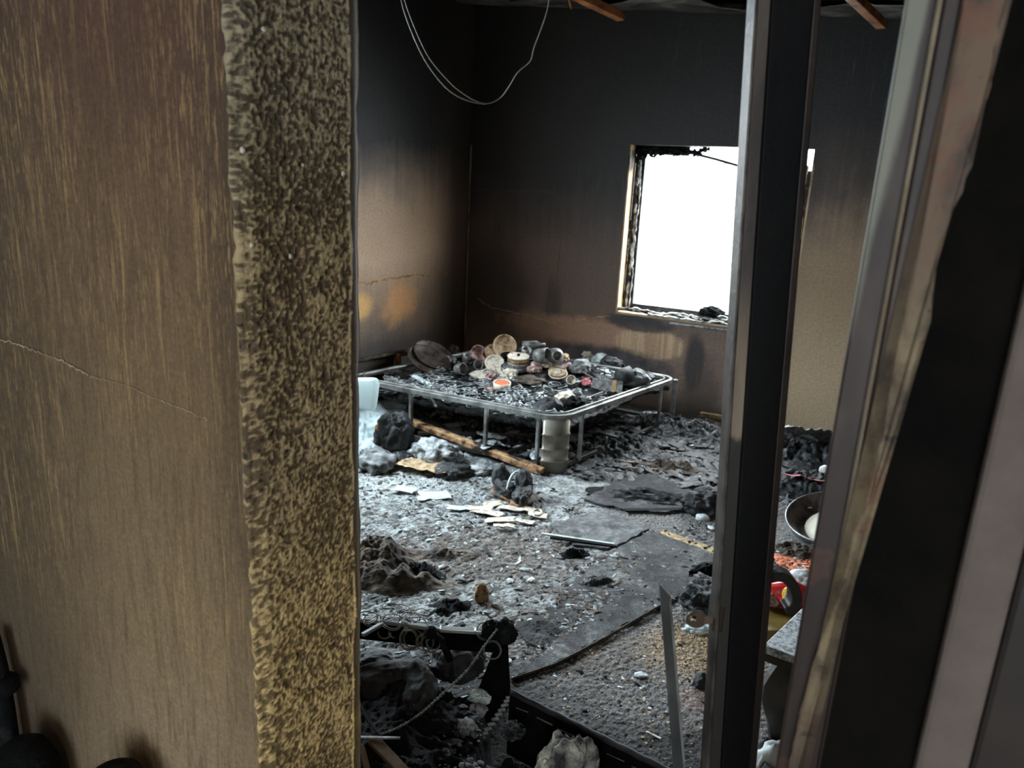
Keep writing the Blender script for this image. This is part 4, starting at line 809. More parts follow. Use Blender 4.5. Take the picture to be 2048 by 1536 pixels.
tag(crumple('ash_bag', gr(872, 922), (.30, .17, .15), 35, M['ash'], None, -.25, 5, .30, 2.6), 'grey ash-covered bag lying in front of the bed', 'bag')
tag(sheet('tan_cloth', gr(850, 945), .32, .14, 36, M['tan'], None, -.3, 0, .04, 11), 'tan crumpled cloth scrap in front of the ash-covered bag', 'cloth')
for i, (px, py, s_, mm, lb) in enumerate(((755, 930, .18, 'cloth_grey', 'grey crumpled cloth beside the rough jamb below the pale cloth'), (800, 925, .12, 'char_ash', 'ashy lump under the charred garment'), (742, 905, .14, 'ash_light', 'whitish lump at the foot of the pale cloth'), (905, 950, .13, 'char_ash', 'ash-streaked lump right of the tan cloth scrap'), (960, 945, .10, 'cloth_grey', 'grey lump left of the burnt boot'))):
    tag(crumple('cloth_lump', gr(px, py), (s_*1.4, s_, s_*.5), 140+i, M[mm], None, random.uniform(0, 3), 4, .4, 2.8), lb, 'cloth')
# scorched wooden bed slat along the front
a = gr(815, 872, .10); b2 = gr(1085, 950, .02)
g = G('slat_wood'); n = g.noise(14, 5, .65); M['slat_wood'] = g.out(g.ramp(n, [(.42, (.014, .010, .008)), (.50, (.30, .16, .07)), (.64, (.52, .34, .18))]), .75, 0, g.noise(50), .002)
tag(MB().bar(a, b2, .05, .035).build('burnt_batten', M['slat_wood'], None, False, .004), 'half burnt light wooden batten leaning along the front of the bed', 'batten')
def spl0(P, k=6):
    D = []
    for i in range(len(P)-1):
        p0, p1, p2, p3 = P[max(i-1, 0)], P[i], P[i+1], P[min(i+2, len(P)-1)]
        for q in range(k):
            t = q/k; D.append(.5*((2*p1)+(p2-p0)*t+(2*p0-5*p1+4*p2-p3)*t*t+(3*p1-p0-3*p2+p3)*t**3))
    return D+[P[-1]]
# ---- burnt boots in front of the bed
def boot(px, py, rz, seed, mm, sole, label):
    c = gr(px, py); o = crumple('burnt_boot', c+Z*.012, (.10, .20, .10), seed, M[mm], None, rz, 5, .16, 3.6); tag(o, label, 'boot')
    rm = Matrix.Rotation(rz, 3, 'Z'); crumple('boot_shaft', c+rm @ Vector((0, .05, .03)), (.085, .10, .15), seed+1, M['cloth_black'], o, rz, 4, .16, 3.4)
    crumple('sole', c, (.12, .21, .05), seed+2, M[sole], o, rz, 4, .2, 2.0)['label'] = 'orange-brown scorched sole'
boot(1008, 990, .35, 41, 'cloth_black', 'wood_burnt', 'left burnt boot lying in front of the bed corner plate')
boot(1045, 1002, -.1, 45, 'char_ash', 'wood_burnt', 'right burnt boot with a scorched brown sole in front of the bed corner plate')
sr = [gr(1012, 1000, .02)+Vector((x_, y_, z_)) for x_, y_, z_ in ((.0, -.02, 0), (.005, -.01, .05), (.02, .03, .09), (.05, .06, .11), (.08, .05, .08), (.085, .0, .03), (.075, -.03, 0))]
tag(MB().tube(spl0(sr), .007, 6).build('curled_rim', M['ash_light'], None, True), 'pale curled rim arching between the two burnt boots', 'rim')
# flat melted flakes in front of the boots
FLK = ['second pale melted flake from the left in front of the boots', 'central pale melted flake of the group in front of the boots', 'large pale melted flake directly under the boots', 'pale melted flake next to the small cream ring', 'lowest pale melted flake of the group in front of the boots', 'leftmost pale melted flake of the group in front of the boots', 'pale melted flake just below and left of the cream ring', 'pale melted flake at the toe of the left boot', 'whitish flat flake on the ash halfway between boots and rough jamb', 'whitish flat flake on the ash nearest the rough jamb', 'whitish flat flake on the ash, nearest left of the melted flakes']
for i, (px, py, sx, sy) in enumerate(((975, 1030, .16, .06), (1000, 1045, .14, .05), (1035, 1022, .18, .05), (1075, 1035, .09, .05), (1008, 1060, .10, .03), (960, 1022, .12, .05), (1050, 1048, .10, .04), (985, 1012, .10, .05), (870, 995, .16, .08), (810, 985, .12, .07), (920, 1020, .12, .05))):
    tag(sheet('melted_flake', gr(px, py), sx, sy, 200+i, M['ash_light'] if i > 7 else M['cream'], None, random.uniform(-.5, .5), 0, .015, 14, .003, 20), FLK[i], 'flake', 'pale flakes on the ash in front of the boots')
tag(MB().tube([gr(1074+9*math.cos(t/12*6.283), 1032+6*math.sin(t/12*6.283), .02) for t in range(12)], .005, 6, True).build('cream_ring', M['cream']), 'small cream ring lying right of the pale flakes', 'ring')

# ---- floor rubble
def heap(px, py, rx, ry, h, seed, mm, label, rz=0, cat='rubble', res=90, kind='stuff', fr=20):
    c = onz(px, py); return tag(mound('charred_heap', (c.x, c.y, 0), rx, ry, h, seed, M[mm], None, rz, res, .55, fr), label, cat, kind=kind)
heap(755, 1120, .20, .14, .085, 51, 'char_brown', 'brown-black charred heap at the rough jamb in the middle of the floor', .2, fr=11)
heap(775, 1165, .28, .10, .07, 52, 'char_brown', 'long brown-black heap in front of the heap at the jamb', -.1, fr=11)
heap(835, 1150, .12, .08, .06, 53, 'char', 'small black heap at the right end of the long brown heap', 0)
heap(890, 1110, .16, .06, .03, 54, 'char_brown', 'flat brown crust right of the heap at the jamb', .2)
heap(1195, 1165, .09, .05, .03, 55, 'char_ash', 'small black heap on the large grey mat', .3)
heap(1148, 1108, .07, .04, .035, 56, 'char', 'small black heap above the large grey mat', .3)
heap(900, 1215, .09, .06, .03, 57, 'char', 'small black heap left of the scorched shard', .3)
heap(1085, 1260, .10, .10, .02, 58, 'mat_dark', 'flat dark crust at the lower left end of the large grey mat', .3)
heap(1340, 935, .22, .10, .05, 59, 'char_brown', 'brown splintered rubble right of the bed', -.1)
heap(1300, 995, .35, .15, .02, 60, 'char', 'thin black crust over the dark charred mat', -.1)
FP = poly_px([(700, 930), (1060, 960), (1170, 1000), (1300, 1070), (1100, 1200), (1020, 1400), (700, 1400)])
flakes('ash_flakes', 1300, FP, .002, .011, M['ash'], hf, .2, 81, elong=2.6)
flakes('ash_flakes', 500, FP, .002, .014, M['ash_light'], hf, .16, 82, elong=2.4)
flakes('charcoal_crumbs', 1300, FP, .002, .012, M['char'], hf, .4, 83, elong=3)
flakes('charcoal_crumbs', 900, FP, .002, .018, M['char_brown'], hf, .3, 84, elong=3.2)
F2 = poly_px([(1100, 880), (1300, 850), (1680, 870), (1680, 1000), (1450, 1010), (1300, 960), (1140, 960)])
flakes('charcoal_crumbs', 1500, F2, .005, .04, M['char_ash'], lambda x, y: fh(x, y)+.03*np.abs(vn(x*9, y*9, 0, 5)), .5, 85, elong=3)
flakes('ash_flakes', 350, F2, .003, .018, M['ash'], lambda x, y: fh(x, y)+.04*np.abs(vn(x*9, y*9, 0, 5)), .4, 86)
F3 = poly_px([(1030, 1350), (1400, 1170), (1680, 1200), (1650, 1540), (1420, 1560), (1100, 1400)])
flakes('grit', 900, F3, .002, .007, M['tan'], hf, .6, 87); flakes('grit', 250, F3, .003, .012, M['char'], hf, .6, 88); flakes('grit', 160, F3, .003, .009, M['white'], hf, .5, 89)
F4 = poly_px([(1340, 1230), (1440, 1230), (1430, 1370), (1340, 1360)]); flakes('grit', 420, F4, .003, .009, M['tan'], hf, .7, 90)
F6 = poly_px([(1100, 1200), (1180, 1120), (1260, 1090), (1290, 1110), (1200, 1220), (1080, 1320), (1060, 1330)])
flakes('ash_flakes', 420, F6, .002, .012, M['ash'], lambda x, y: fh(x, y)+.012, .2, 110, elong=2.6)
flakes('charcoal_crumbs', 420, F6, .002, .016, M['char_brown'], lambda x, y: fh(x, y)+.012, .3, 111, elong=3)
F5 = poly_px([(1270, 1070), (1440, 1040), (1440, 1170), (1150, 1270), (1100, 1250)]); flakes('grit', 500, F5, .002, .008, M['ash'], lambda x, y: fh(x, y)+.012, .5, 91); flakes('charcoal_crumbs', 500, F5, .003, .014, M['char'], lambda x, y: fh(x, y)+.01, .5, 92)
for o in list(C.objects):
    if o.get('kind') == 'stuff' and not o.parent and 'label' not in o:
        pass
# sticks lying on the floor
def stick(a, b_, w, mm, label, cat='stick', h=.008, z=.012):
    tag(MB().bar(gr(*a, z), gr(*b_, z), w, h).build('burnt_stick', M[mm], None, False, .001), label, cat)
stick((1083, 1075), (1228, 1092), .014, 'ash_light', 'long pale stick lying on the floor behind the large grey mat', z=.018)
stick((1100, 1080), (1235, 1096), .014, 'char', 'black stick lying against the long pale stick', z=.014)
stick((1200, 900), (1330, 870), .018, 'char', 'black stick beside the right bed rail')
stick((1145, 925), (1245, 880), .020, 'steel_dark', 'fallen dark rail along the right side of the bed', z=.035)
stick((1240, 935), (1345, 942), .02, 'wood_burnt', 'brown splinter right of the bed, nearest the dark mat')
stick((1255, 925), (1320, 935), .016, 'tan', 'tan splinter right of the bed')
stick((1190, 960), (1270, 925), .012, 'char', 'thin black stick leading to the splinters')
stick((1340, 868), (1450, 892), .03, 'steel_dark', 'flat grey metal strip on the rubble near the back wall')
stick((1380, 1020), (1250, 1022), .03, 'char', 'black strip along the front of the dark charred mat')
tag(crumple('scorched_shard', gr(964, 1202), (.05, .03, .09), 61, M['tan_dark'], None, .3, 3, .3, 2), 'upright orange-brown shard alone on the floor', 'shard')
tag(crumple('charcoal_lump', gr(1402, 1364), (.05, .045, .05), 62, M['cloth_black'], None, .3, 3, .25, 2, 0, False), 'single blue-black coal lump near the lower end of the door post', 'coal')
for i, (px, py, s_, lb) in enumerate(((1282, 1348, .05, 'flat pale chip in the middle of the grey carpet'), (1288, 1372, .022, 'tiny white chip below the flat pale chip'), (1422, 1055, .045, 'white block beside the door post behind the yellow strip'), (1048, 1140, .04, 'white bottle cap on the ash'), (1062, 1160, .045, 'pale crumpled bit below the white cap'), (1020, 1163, .04, 'pale oval scrap left of the pale crumpled bit'), (1168, 1108, .03, 'white chip beside the small black heap'), (857, 1082, .03, 'round white chip right of the jamb heap'), (1018, 1322, .03, 'white scrap at the corner of the black box'), (812, 1065, .035, 'pale chip above the jamb heap'), (1060, 1240, .03, 'pale chip on the lower end of the ash'))):
    tag(crumple('pale_chip', gr(px, py, .004), (s_*.8, s_*.55, s_*.22), 160+i, M['ash_light'] if i % 2 else M['white'], None, i, 3, .3, 2, 0, False), lb, 'chip')
tag(MB().bar(gr(1292, 1462, .006), gr(1322, 1476, .006), .008, .004).build('white_sliver', M['cream'], None, False, .001), 'thin white sliver on the carpet left of the standing metal strip', 'sliver')

# ---- right behind the post: charred clump, debris, basin
tag(crumple('charred_clump', gr(1425, 1215), (.20, .18, .14), 63, M['char_ash'], None, .8, 5, .5, 2.6), 'black twisted melted clump left of the door post, just above the key', 'clump')
tag(crumple('charred_clump', gr(1412, 1150), (.16, .06, .06), 64, M['char'], None, .5, 4, .5, 2.6), 'narrow black strip of melt behind the twisted clump', 'clump')
tag(crumple('paper_scrap', gr(1400, 1258), (.11, .05, .03), 65, M['pale_blue'], None, 0, 4, .3, 3), 'pale crumpled paper scrap under the key', 'paper')
tag(crumple('tipped_can', gr(1418, 1020), (.22, .16, .14), 66, M['cloth_black'], None, .2, 5, .45, 2.2), 'black curled melted object left of the door post beyond the yellow strip', 'clump')
tag(crumple('white_scrap', gr(1405, 1035), (.06, .05, .03), 67, M['white'], None, 0, 3, .3, 3), 'small white scrap under the black curled object', 'scrap')
heap(1640, 925, .45, .22, .11, 71, 'char_ash', 'black rubble heap against the back wall right of the door post', -.4, res=90)
heap(1620, 975, .35, .20, .08, 72, 'char_ash', 'black crumpled heap behind the basin', -.2, res=90)
o = sheet('foil_sheet', gr(1610, 925)+Z*.12, .34, .22, 73, M['grey_metal'], None, -.3, -.5, .09, 9); tag(o, 'crumpled silver foil sheet on the black heap right of the door post', 'foil')
tag(sheet('pink_cloth', gr(1620, 985)+Z*.07, .42, .07, 74, M['cloth_pink'], None, -.25, -.3, .03, 9), 'pink cloth strip between the foil and the basin', 'cloth')
tag(crumple('white_cup', gr(1645, 975)+Z*.10, (.06, .05, .05), 75, M['white'], None, 0, 3, .1, 2), 'small white lump at the end of the pink cloth strip', 'scrap')
tag(MB().tube([gr(1562, 880, .02)+Vector((0, .1, 0)), gr(1600, 885, .03)+Vector((0, .1, 0)), gr(1640, 893, .03)+Vector((0, .1, 0)), gr(1680, 915, .02)+Vector((0, .1, 0))], .022, 8).build('fallen_pipe', M['cloth_black'], None, True), 'dark curved pipe at the foot of the back wall right of the post', 'pipe')
bx = MB(); rs = random.Random(8)
for i in range(9):
    p = onz(1575+rs.uniform(-10, 30), 1000+rs.uniform(-12, 12), .10); bx.tube([p, p+Vector((rs.uniform(-.06, .06), rs.uniform(-.04, .04), rs.uniform(-.05, .05))), p+Vector((rs.uniform(-.1, .1), rs.uniform(-.06, .06), rs.uniform(-.08, .02)))], .002, 4)
tag(bx.build('wire_tangle', M['ash']), 'tangle of thin pale wires left of the basin', 'wires')
tag(MB().bar(onz(1400, 828, .06), onz(1470, 838, .06), .035, .03).build('yellow_ledge', M['carpet_yellow'], None, False, .005), 'pale yellow ledge at the foot of the back wall under the window', 'ledge')
heap(1415, 855, .25, .10, .05, 77, 'char_brown', 'brown rubble strip in front of the pale ledge', -.4)
# enamel basin, tipped towards the door
bc = onz(1662, 1040, .10); rt = Matrix.Rotation(math.radians(-14), 3, 'Y') @ Matrix.Rotation(math.radians(10), 3, 'X')
M['enamel'] = mat('enamel', [(.30, .27, .22), (.50, .47, .40)], 5, .35, 0, 0); M['rim'] = mat('rim', [(.30, .34, .36), (.55, .58, .58)], 6, .3, .5, 0)
basin = MB().lathe([(.12, -.08), (.14, -.078), (.185, -.01), (.208, .02), (.203, .024), (.19, -.03), (.137, -.0745), (.02, -.076)], bc, rt, 48).build('basin', M['rim'], None, True); tag(basin, 'wide metal basin of pale residue behind the door frame', 'basin')
MB().lathe([(.200, .0195), (.172, -.012), (.150, -.05), (.02, -.052)], bc+Z*.003, rt, 48, cap=False).build('basin_inside', M['brown_metal'], basin, True)['label'] = 'brown stained inner wall'
M['residue'] = mat('residue', [(.20, .13, .07), (.62, .57, .46), (.70, .66, .56)], 12, .6, 0, .002, 40, pos=(.28, .38, .6))
MB().lathe([(.145, -.048), (.140, -.040), (.08, -.036), (.01, -.036)], bc+Vector((.02, -.012, .0)), rt, 40).build('residue', M['residue'], basin, True)['label'] = 'cream coloured dried contents with dark specks'
rs_ = np.random.RandomState(4); aa = rs_.uniform(0, 6.28, 26); rr_ = rs_.uniform(.01, .13, 26)
fp = [(bc.x+.03+r*math.cos(t), bc.y+r*math.sin(t)) for r, t in zip(rr_, aa)]
rn = rt @ Z
flakes('residue_specks', 26, None, .002, .006, M['char_brown'], lambda x, y: bc.z-.036-((x-bc.x-.03)*rn.x+(y-bc.y)*rn.y)/rn.z, .5, 93, basin, 'stuff', fp)
# orange chips and pale scraps
M['chip_orange'] = mat('chip_orange', [(.50, .10, .03), (.78, .26, .12)], 50, .7, 0, 0)
heap(1600, 1115, .22, .12, .05, 78, 'char_brown', 'low brown heap in front of the basin', -.2)
c5 = [(1548, 1105), (1640, 1095), (1640, 1140), (1560, 1148)]
flakes('orange_chips', 260, poly_px(c5, .03), .004, .016, M['chip_orange'], lambda x, y: fh(x, y)+.035, .4, 94, elong=2.6)
flakes('pale_scraps', 120, poly_px([(1545, 1090), (1650, 1090), (1640, 1180), (1545, 1190)], .03), .006, .022, M['ash_light'], lambda x, y: fh(x, y)+.03, .4, 95)
# yellow tray with red crisp packet and white bag
tz = .16
tc = onz(1575, 1235, .10)
heap(1590, 1235, .26, .14, .11, 79, 'char', 'black heap under the red packet', -.1)
tr = MB(); pts = [(1520, 1212), (1625, 1218), (1640, 1245), (1600, 1262), (1530, 1262), (1505, 1240)]; PT = [onz(x, y, .14) for x, y in pts]; PB = [p-Z*.05 for p in PT]; k = len(PT)
tr.add(PT+PB, [tuple(range(k)), tuple(range(k, 2*k))[::-1]]+[(i, (i+1) % k, k+(i+1) % k, k+i) for i in range(k)])
tag(tr.build('mustard_tray', mat('mustard', [(.10, .06, .01), (.26, .18, .05)], 6, .5, 0, 0), None, False, .006), 'brownish yellow tray under the red packet behind the lever', 'tray')
pk = onz(1575, 1190, .18)
pkt = crumple('red_packet', pk-Z*.035, (.17, .11, .10), 81, M['plastic_red'], None, -.3, 5, .12, 1.8); tag(pkt, 'crumpled glossy red snack packet with a yellow and white emblem', 'packet')
crumple('packet_emblem', pk+Vector((-.012, -.045, .005)), (.045, .03, .07), 82, M['plastic_yellow'], pkt, -.3, 4, .12, 1.6)['label'] = 'yellow emblem bulge'
crumple('packet_band', pk+Vector((-.075, -.015, -.025)), (.09, .06, .05), 83, M['pink'], pkt, -.2, 4, .15, 1.8)['label'] = 'pinkish white printed band'
for i in range(4): MB().bar(pk+Vector((-.035, -.062, .038-.012*i)), pk+Vector((-.018, -.064, .041-.012*i)), .004, .003).build('packet_stripe', M['white'], pkt)
tag(crumple('white_plastic_bag', pk+Vector((.075, .05, .0)), (.12, .10, .09), 84, M['white'], None, .2, 4, .2, 2), 'white crumpled plastic bag behind the red packet', 'bag')
# side table with speckled grey top and curved black leg
st_ = empty('side_table', gr(1590, 1420), 'small table with speckled grey top and curved black leg behind the door post', 'table')
TZ = .52
tp = [onz(x, y, TZ) for x, y in ((1527, 1290), (1602, 1218), (1700, 1190), (1690, 1340), (1588, 1312))]
k = len(tp); b = MB().add(tp+[p-Z*.022 for p in tp], [tuple(range(k)), tuple(range(k, 2*k))[::-1]]+[(i, (i+1) % k, k+(i+1) % k, k+i) for i in range(k)]); b.build('table_top', M['speckle'], st_, False, .002)
tb = [p-Z*.023 for p in tp]; b = MB().add(tb+[p-Z*.02 for p in tb], [tuple(range(k)), tuple(range(k, 2*k))[::-1]]+[(i, (i+1) % k, k+(i+1) % k, k+i) for i in range(k)]); b.build('table_edge', M['steel_dark'], st_)
# curved flat leg outline in a vertical plane
YL = tp[0].y+.03
lo = [(1560, 1310), (1556, 1330), (1540, 1352), (1528, 1372), (1524, 1400), (1530, 1425), (1538, 1450), (1542, 1480), (1548, 1540), (1640, 1540), (1640, 1312)]
Pl = [ony(x, y, YL) for x, y in lo]; fl_ = [(p.x, p.z) for p in Pl]
fl_ = fl_[:9] + [(fl_[8][0]+.01, 0.0), (fl_[9][0], 0.0)] + fl_[9:]
o = slab('table_leg', fl_, 0, .02, M['steel_dark'], None, 0, 1, .03, (Vector((1, 0, 0)), Z, Vector((0, 1, 0)), Vector((0, YL, 0)))); o.parent = st_; o.matrix_parent_inverse = Matrix.Translation(st_.location).inverted()
tag(crumple('white_plastic_bag', ony(1550, 1528, YL-.06)-Z*.05, (.10, .06, .12), 85, M['white'], None, 0, 4, .35, 2), 'white plastic bag low in front of the curved table leg', 'bag')
tag(crumple('cloth_bundle', ony(1560, 1560, YL-.06)*1-Z*.30, (.3, .25, .45), 86, M['cloth_black'], None, 0, 4, .35, 2), 'black bundle beneath the white plastic bag by the table leg', 'bundle')

# ---- foreground: burnt box-base with springs, rope, boards
FX = Vector((.024, 1.962, .3)); ZR = .34
def fz(px, py, z=ZR): return onz(px, py, z)
box = empty('burnt_box_base', (-.2, 1.75, 0), 'burnt-out black bed base with a pale metal rim in the lower left foreground', 'bed base')
pts = [fz(640, 1225), fz(725, 1238), fz(800, 1246), fz(880, 1258), fz(950, 1262), fz(1015, 1266)]
for a_, b_ in zip(pts, pts[1:]): MB().bar(a_-N_*0, b_, .018, .012).build('rim_rail', M['rim'], box, False, .002)
b = MB()
for a_, b_ in zip(pts, pts[1:]): b.bar(a_-Z*.035, b_-Z*.035, .016, .055)
b.build('back_board', M['soot'], box)
crn = pts[-1]; fc = Vector((.048, 2.06, 0)); nearc = Vector((crn.x+.02, crn.y-.42, 0))
# right side panel, black, from the rim corner down to the floor and towards the camera
v_ = [crn+Z*.01, crn*1-Z*.0, fc]
a0 = Vector((crn.x+.005, crn.y, 0)); a1 = Vector((crn.x-.03, crn.y-.16, 0))
pA = onz(962, 1478, 0); q = [Vector((crn.x, crn.y, ZR)), Vector((fc.x-.0, fc.y-.02, 0)), pA, pA+Vector((.0, .02, .14))]
b = MB(); d = Vector((-.02, -.0, 0)); b.add(q+[p+d for p in q], [(0, 1, 2, 3), (7, 6, 5, 4), (0, 4, 5, 1), (1, 5, 6, 2), (2, 6, 7, 3), (3, 7, 4, 0)]); b.build('side_board', M['soot'], box)
MB().bar(fz(725, 1270), fz(765, 1247), .012, .010).build('rim_rail', M['rim'], box, False, .002)
# springs over the rim
b = MB(); rs = random.Random(33)
for (px, py, r, tl) in ((735, 1235, .030, 0), (745, 1240, .026, .3), (775, 1228, .03, 0), (800, 1226, .035, .2), (820, 1238, .03, .1), (785, 1244, .03, .3), (822, 1275, .034, 1.2), (818, 1280, .03, 1.2), (826, 1276, .028, 1.2), (862, 1285, .028, 1.3), (872, 1288, .028, 1.3), (868, 1282, .024, 1.3), (850, 1284, .026, 1.4), (770, 1262, .022, 1.0), (790, 1262, .02, 1.1), (975, 1275, .02, .9), (985, 1300, .026, 1.2), (970, 1262, .026, .6)):
    c = fz(px, py, ZR+.004 if tl < .9 else ZR-.03); rm = Matrix.Rotation(rs.uniform(-.5, .5), 3, 'Z') @ Matrix.Rotation(tl, 3, 'X')
    for t_ in range(2):
        ptsr = [c + rm @ Vector((r*(1-.1*t_)*math.cos(k*6.283/22), r*(1-.1*t_)*math.sin(k*6.283/22)*1.0, .004*t_+.002*math.sin(k))) for k in range(22)]
        b.tube(ptsr, .0013, 5, True)
for s_ in range(10):
    p = fz(rs.uniform(760, 850), rs.uniform(1222, 1245), ZR+.005); pt = [p]
    for k in range(9): pt.append(pt[-1]+Vector((rs.uniform(-.01, .022), rs.uniform(-.012, .012), rs.uniform(-.006, .006))))
    b.tube(pt, .0012, 4)
o = b.build('bare_springs', M['wire'], box); o['label'] = 'thin bare wire spring rings over the pale rim'; o['kind'] = 'stuff'
# bedding remains inside: heightfield with folds
a = np.linspace(0, 1, 200); A_, B_ = np.meshgrid(a, a)
c00 = fz(600, 1500, .2); sx0, sx1, sy0, sy1 = -.75, .0, 1.18, 1.86
X = sx0+(sx1-sx0)*A_; Y = sy0+(sy1-sy0)*B_
hh = .13+.05*fbm(X*6, Y*6, 0, 5, 90, True)+.02*fbm(X*22, Y*22, 0, 4, 91, True)+.05*smooth(Y, 1.3, 1.8)*smooth(X, .0, -.3)
hh = hh*smooth(A_, 1, .93)*smooth(B_, 0, .08)*smooth(B_, 1.0, .97)+.01
g = G('inner_char'); n2 = g.noise(14, 6, .7, None, .5); n3 = g.noise(60, 5, .7)
M['inner_char'] = g.out(g.ramp(g.add(g.mul(n2, .5), g.mul(n3, .5)), [(.42, (.0025, .003, .003)), (.56, (.007, .008, .009)), (.63, (.03, .036, .038)), (.70, (.16, .19, .20))]), .7, 0, g.add(n3, n2), .012, 1.0, .15)
o = grid('bedding_remains', np.stack([X, Y, hh], -1), M['inner_char'], box); o['label'] = 'black crusted bedding inside the burnt base'
for i, (px, py, sz_, rz, mm, lb) in enumerate(((775, 1350, (.26, .13, .11), .35, 'cloth_black', 'black folded cloth lying next to the rough jamb inside the burnt base'), (835, 1375, (.11, .17, .13), .1, 'cloth_black', 'black pleated cloth lump in the middle of the burnt base'), (915, 1310, (.17, .13, .12), .2, 'cloth_black', 'smooth black cloth mound below the pale rim'), (745, 1300, (.12, .08, .06), .2, 'cloth_black', 'dark blue-black rag just under the pale rim by the jamb'))):
    p = fz(px, py, .22); tag(crumple('burnt_cloth', p-Z*.06, sz_, 300+i, M[mm], None, rz, 5, .15, 3.0), lb, 'cloth')
for i, (px, py, s_, mm, lb) in enumerate(((960, 1390, .045, 'pale_blue', 'pale grey-blue lump in the black debris under the box corner'), (955, 1415, .04, 'cloth_grey', 'grey lump below the pale grey-blue lump'), (930, 1450, .05, 'cloth_grey', 'grey crumb cluster left of the twisted strap'), (750, 1427, .035, 'cream', 'small yellowish lump beside the rough jamb'), (802, 1432, .02, 'ash', 'small grey bead on the burnt bedding'), (895, 1398, .04, 'cloth_grey', 'flat grey chip in the black debris'), (1025, 1455, .05, 'char_ash', 'ashy fluff on the black floor right of the twisted strap'), (885, 1500, .04, 'char_ash', 'ashy crumb low in the black foreground'))):
    tag(crumple('debris_lump', fz(px, py, .16)-Z*.02, (s_*1.1, s_, s_*.7), 320+i, M[mm], None, i, 4, .5, 3, 0, False), lb, 'lump')
# charred cable arcing down from the corner
def spl(P, k=10):
    D = []
    for i in range(len(P)-1):
        p0, p1, p2, p3 = P[max(i-1, 0)], P[i], P[i+1], P[min(i+2, len(P)-1)]
        for q in range(k):
            t = q/k; D.append(.5*((2*p1)+(p2-p0)*t+(2*p0-5*p1+4*p2-p3)*t*t+(3*p1-p0-3*p2+p3)*t**3))
    return D+[P[-1]]
M['cable'] = mat('cable', [(.02, .02, .02), (.16, .17, .17)], 60, .6, 0, 0)
cpx = [(995, 1258, .38), (965, 1297, .37), (935, 1340, .34), (895, 1378, .31), (850, 1420, .28), (810, 1448, .26), (765, 1468, .25), (735, 1474, .25), (700, 1475, .25)]
D = spl([onz(x, y, z) for x, y, z in cpx], 16); rs = random.Random(2)
tag(MB().tube(D, [.0030*(1.45 if i_ % 2 else .6)*rs.uniform(.8, 1.2) for i_, _ in enumerate(D)], 7).build('burnt_cable', M['cable'], None, False), 'beaded grey burnt cable arcing down from the corner of the burnt base', 'cable')
D = spl([onz(x, y, z) for x, y, z in ((712, 1390, .30), (735, 1440, .27), (760, 1470, .25))]); tag(MB().tube(D, .003, 6).build('burnt_cable', M['cloth_black']), 'short dark cable beside the rough jamb meeting the grey cable', 'cable')
# black knobbly corner stub
crumple('melted_knob', crn+Vector((-.01, -.01, -.015)), (.06, .05, .075), 95, M['char'], box, 0, 4, .45, 2.5)
crumple('melted_knob', crn+Vector((-.05, -.005, -.01)), (.04, .035, .06), 96, M['char'], box, 0, 4, .45, 2.5)
crumple('melted_knob', fz(862, 1262, ZR)-Z*.02, (.035, .03, .04), 97, M['char'], box, 0, 4, .4, 2.5)
MB().tube([fz(868, 1262, ZR), fz(885, 1285, ZR-.02), fz(900, 1320, ZR-.08)], [.008, .010, .012], 7).build('charred_strut', M['char'], box, True)
# twisted strap on the black floor
D = spl([onz(x, y, .09) for x, y in ((1020, 1398), (1000, 1430), (972, 1468), (947, 1503), (927, 1545), (900, 1600))], 8)
b = MB()
for i, p in enumerate(D): b.box(p+Z*.004*(i % 2), (.022, .012, .012), (Vector((.9, .35, 0)).normalized(), Vector((-.35, .9, 0)).normalized(), Z))
b.tube(D, .005, 5); tag(b.build('ribbed_strap', M['cable']), 'ribbed dark strap running down the black foreground from the box corner', 'strap')
# charred board on the right of it
M['brown_metal0'] = mat('rim_black', [(.006, .006, .006), (.02, .02, .02)], 20, .6, 0, .001, 90, spec=.3)
bd = empty('charred_board', onz(1200, 1480, .0), 'long black charred board with a raised rim crossing the lower foreground', 'board')
A0, A1 = onz(1022, 1386, .20), onz(1560, 1655, .20)
dn = (A1-A0).normalized(); sn = Vector((dn.y, -dn.x, 0)); sn = sn if sn.y < 0 else -sn
MB().bar(A0-Z*.10, A1-Z*.10, .018, .20).build('board', M['soot'], bd, False, .003)
b = MB(); D = [A0.lerp(A1, t/40) + Z*(.002+.0012*math.sin(t*1.7)) for t in range(41)]
b.tube(D, .009, 7).build('top_rim', M['brown_metal0'], bd, True)
rs = random.Random(6)
for i in range(9):
    t0 = .02+i*.095; o0 = A0.lerp(A1, t0+rs.uniform(0, .02))+sn*.011-Z*(.022+rs.uniform(0, .008)); o1 = A0.lerp(A1, t0+rs.uniform(.05, .09))+sn*.011-Z*(.022+rs.uniform(0, .008))
    MB().bar(o0, o1, .003, rs.uniform(.0015, .004)).build('edge_sliver', M['grey_metal'], bd, False, .001)
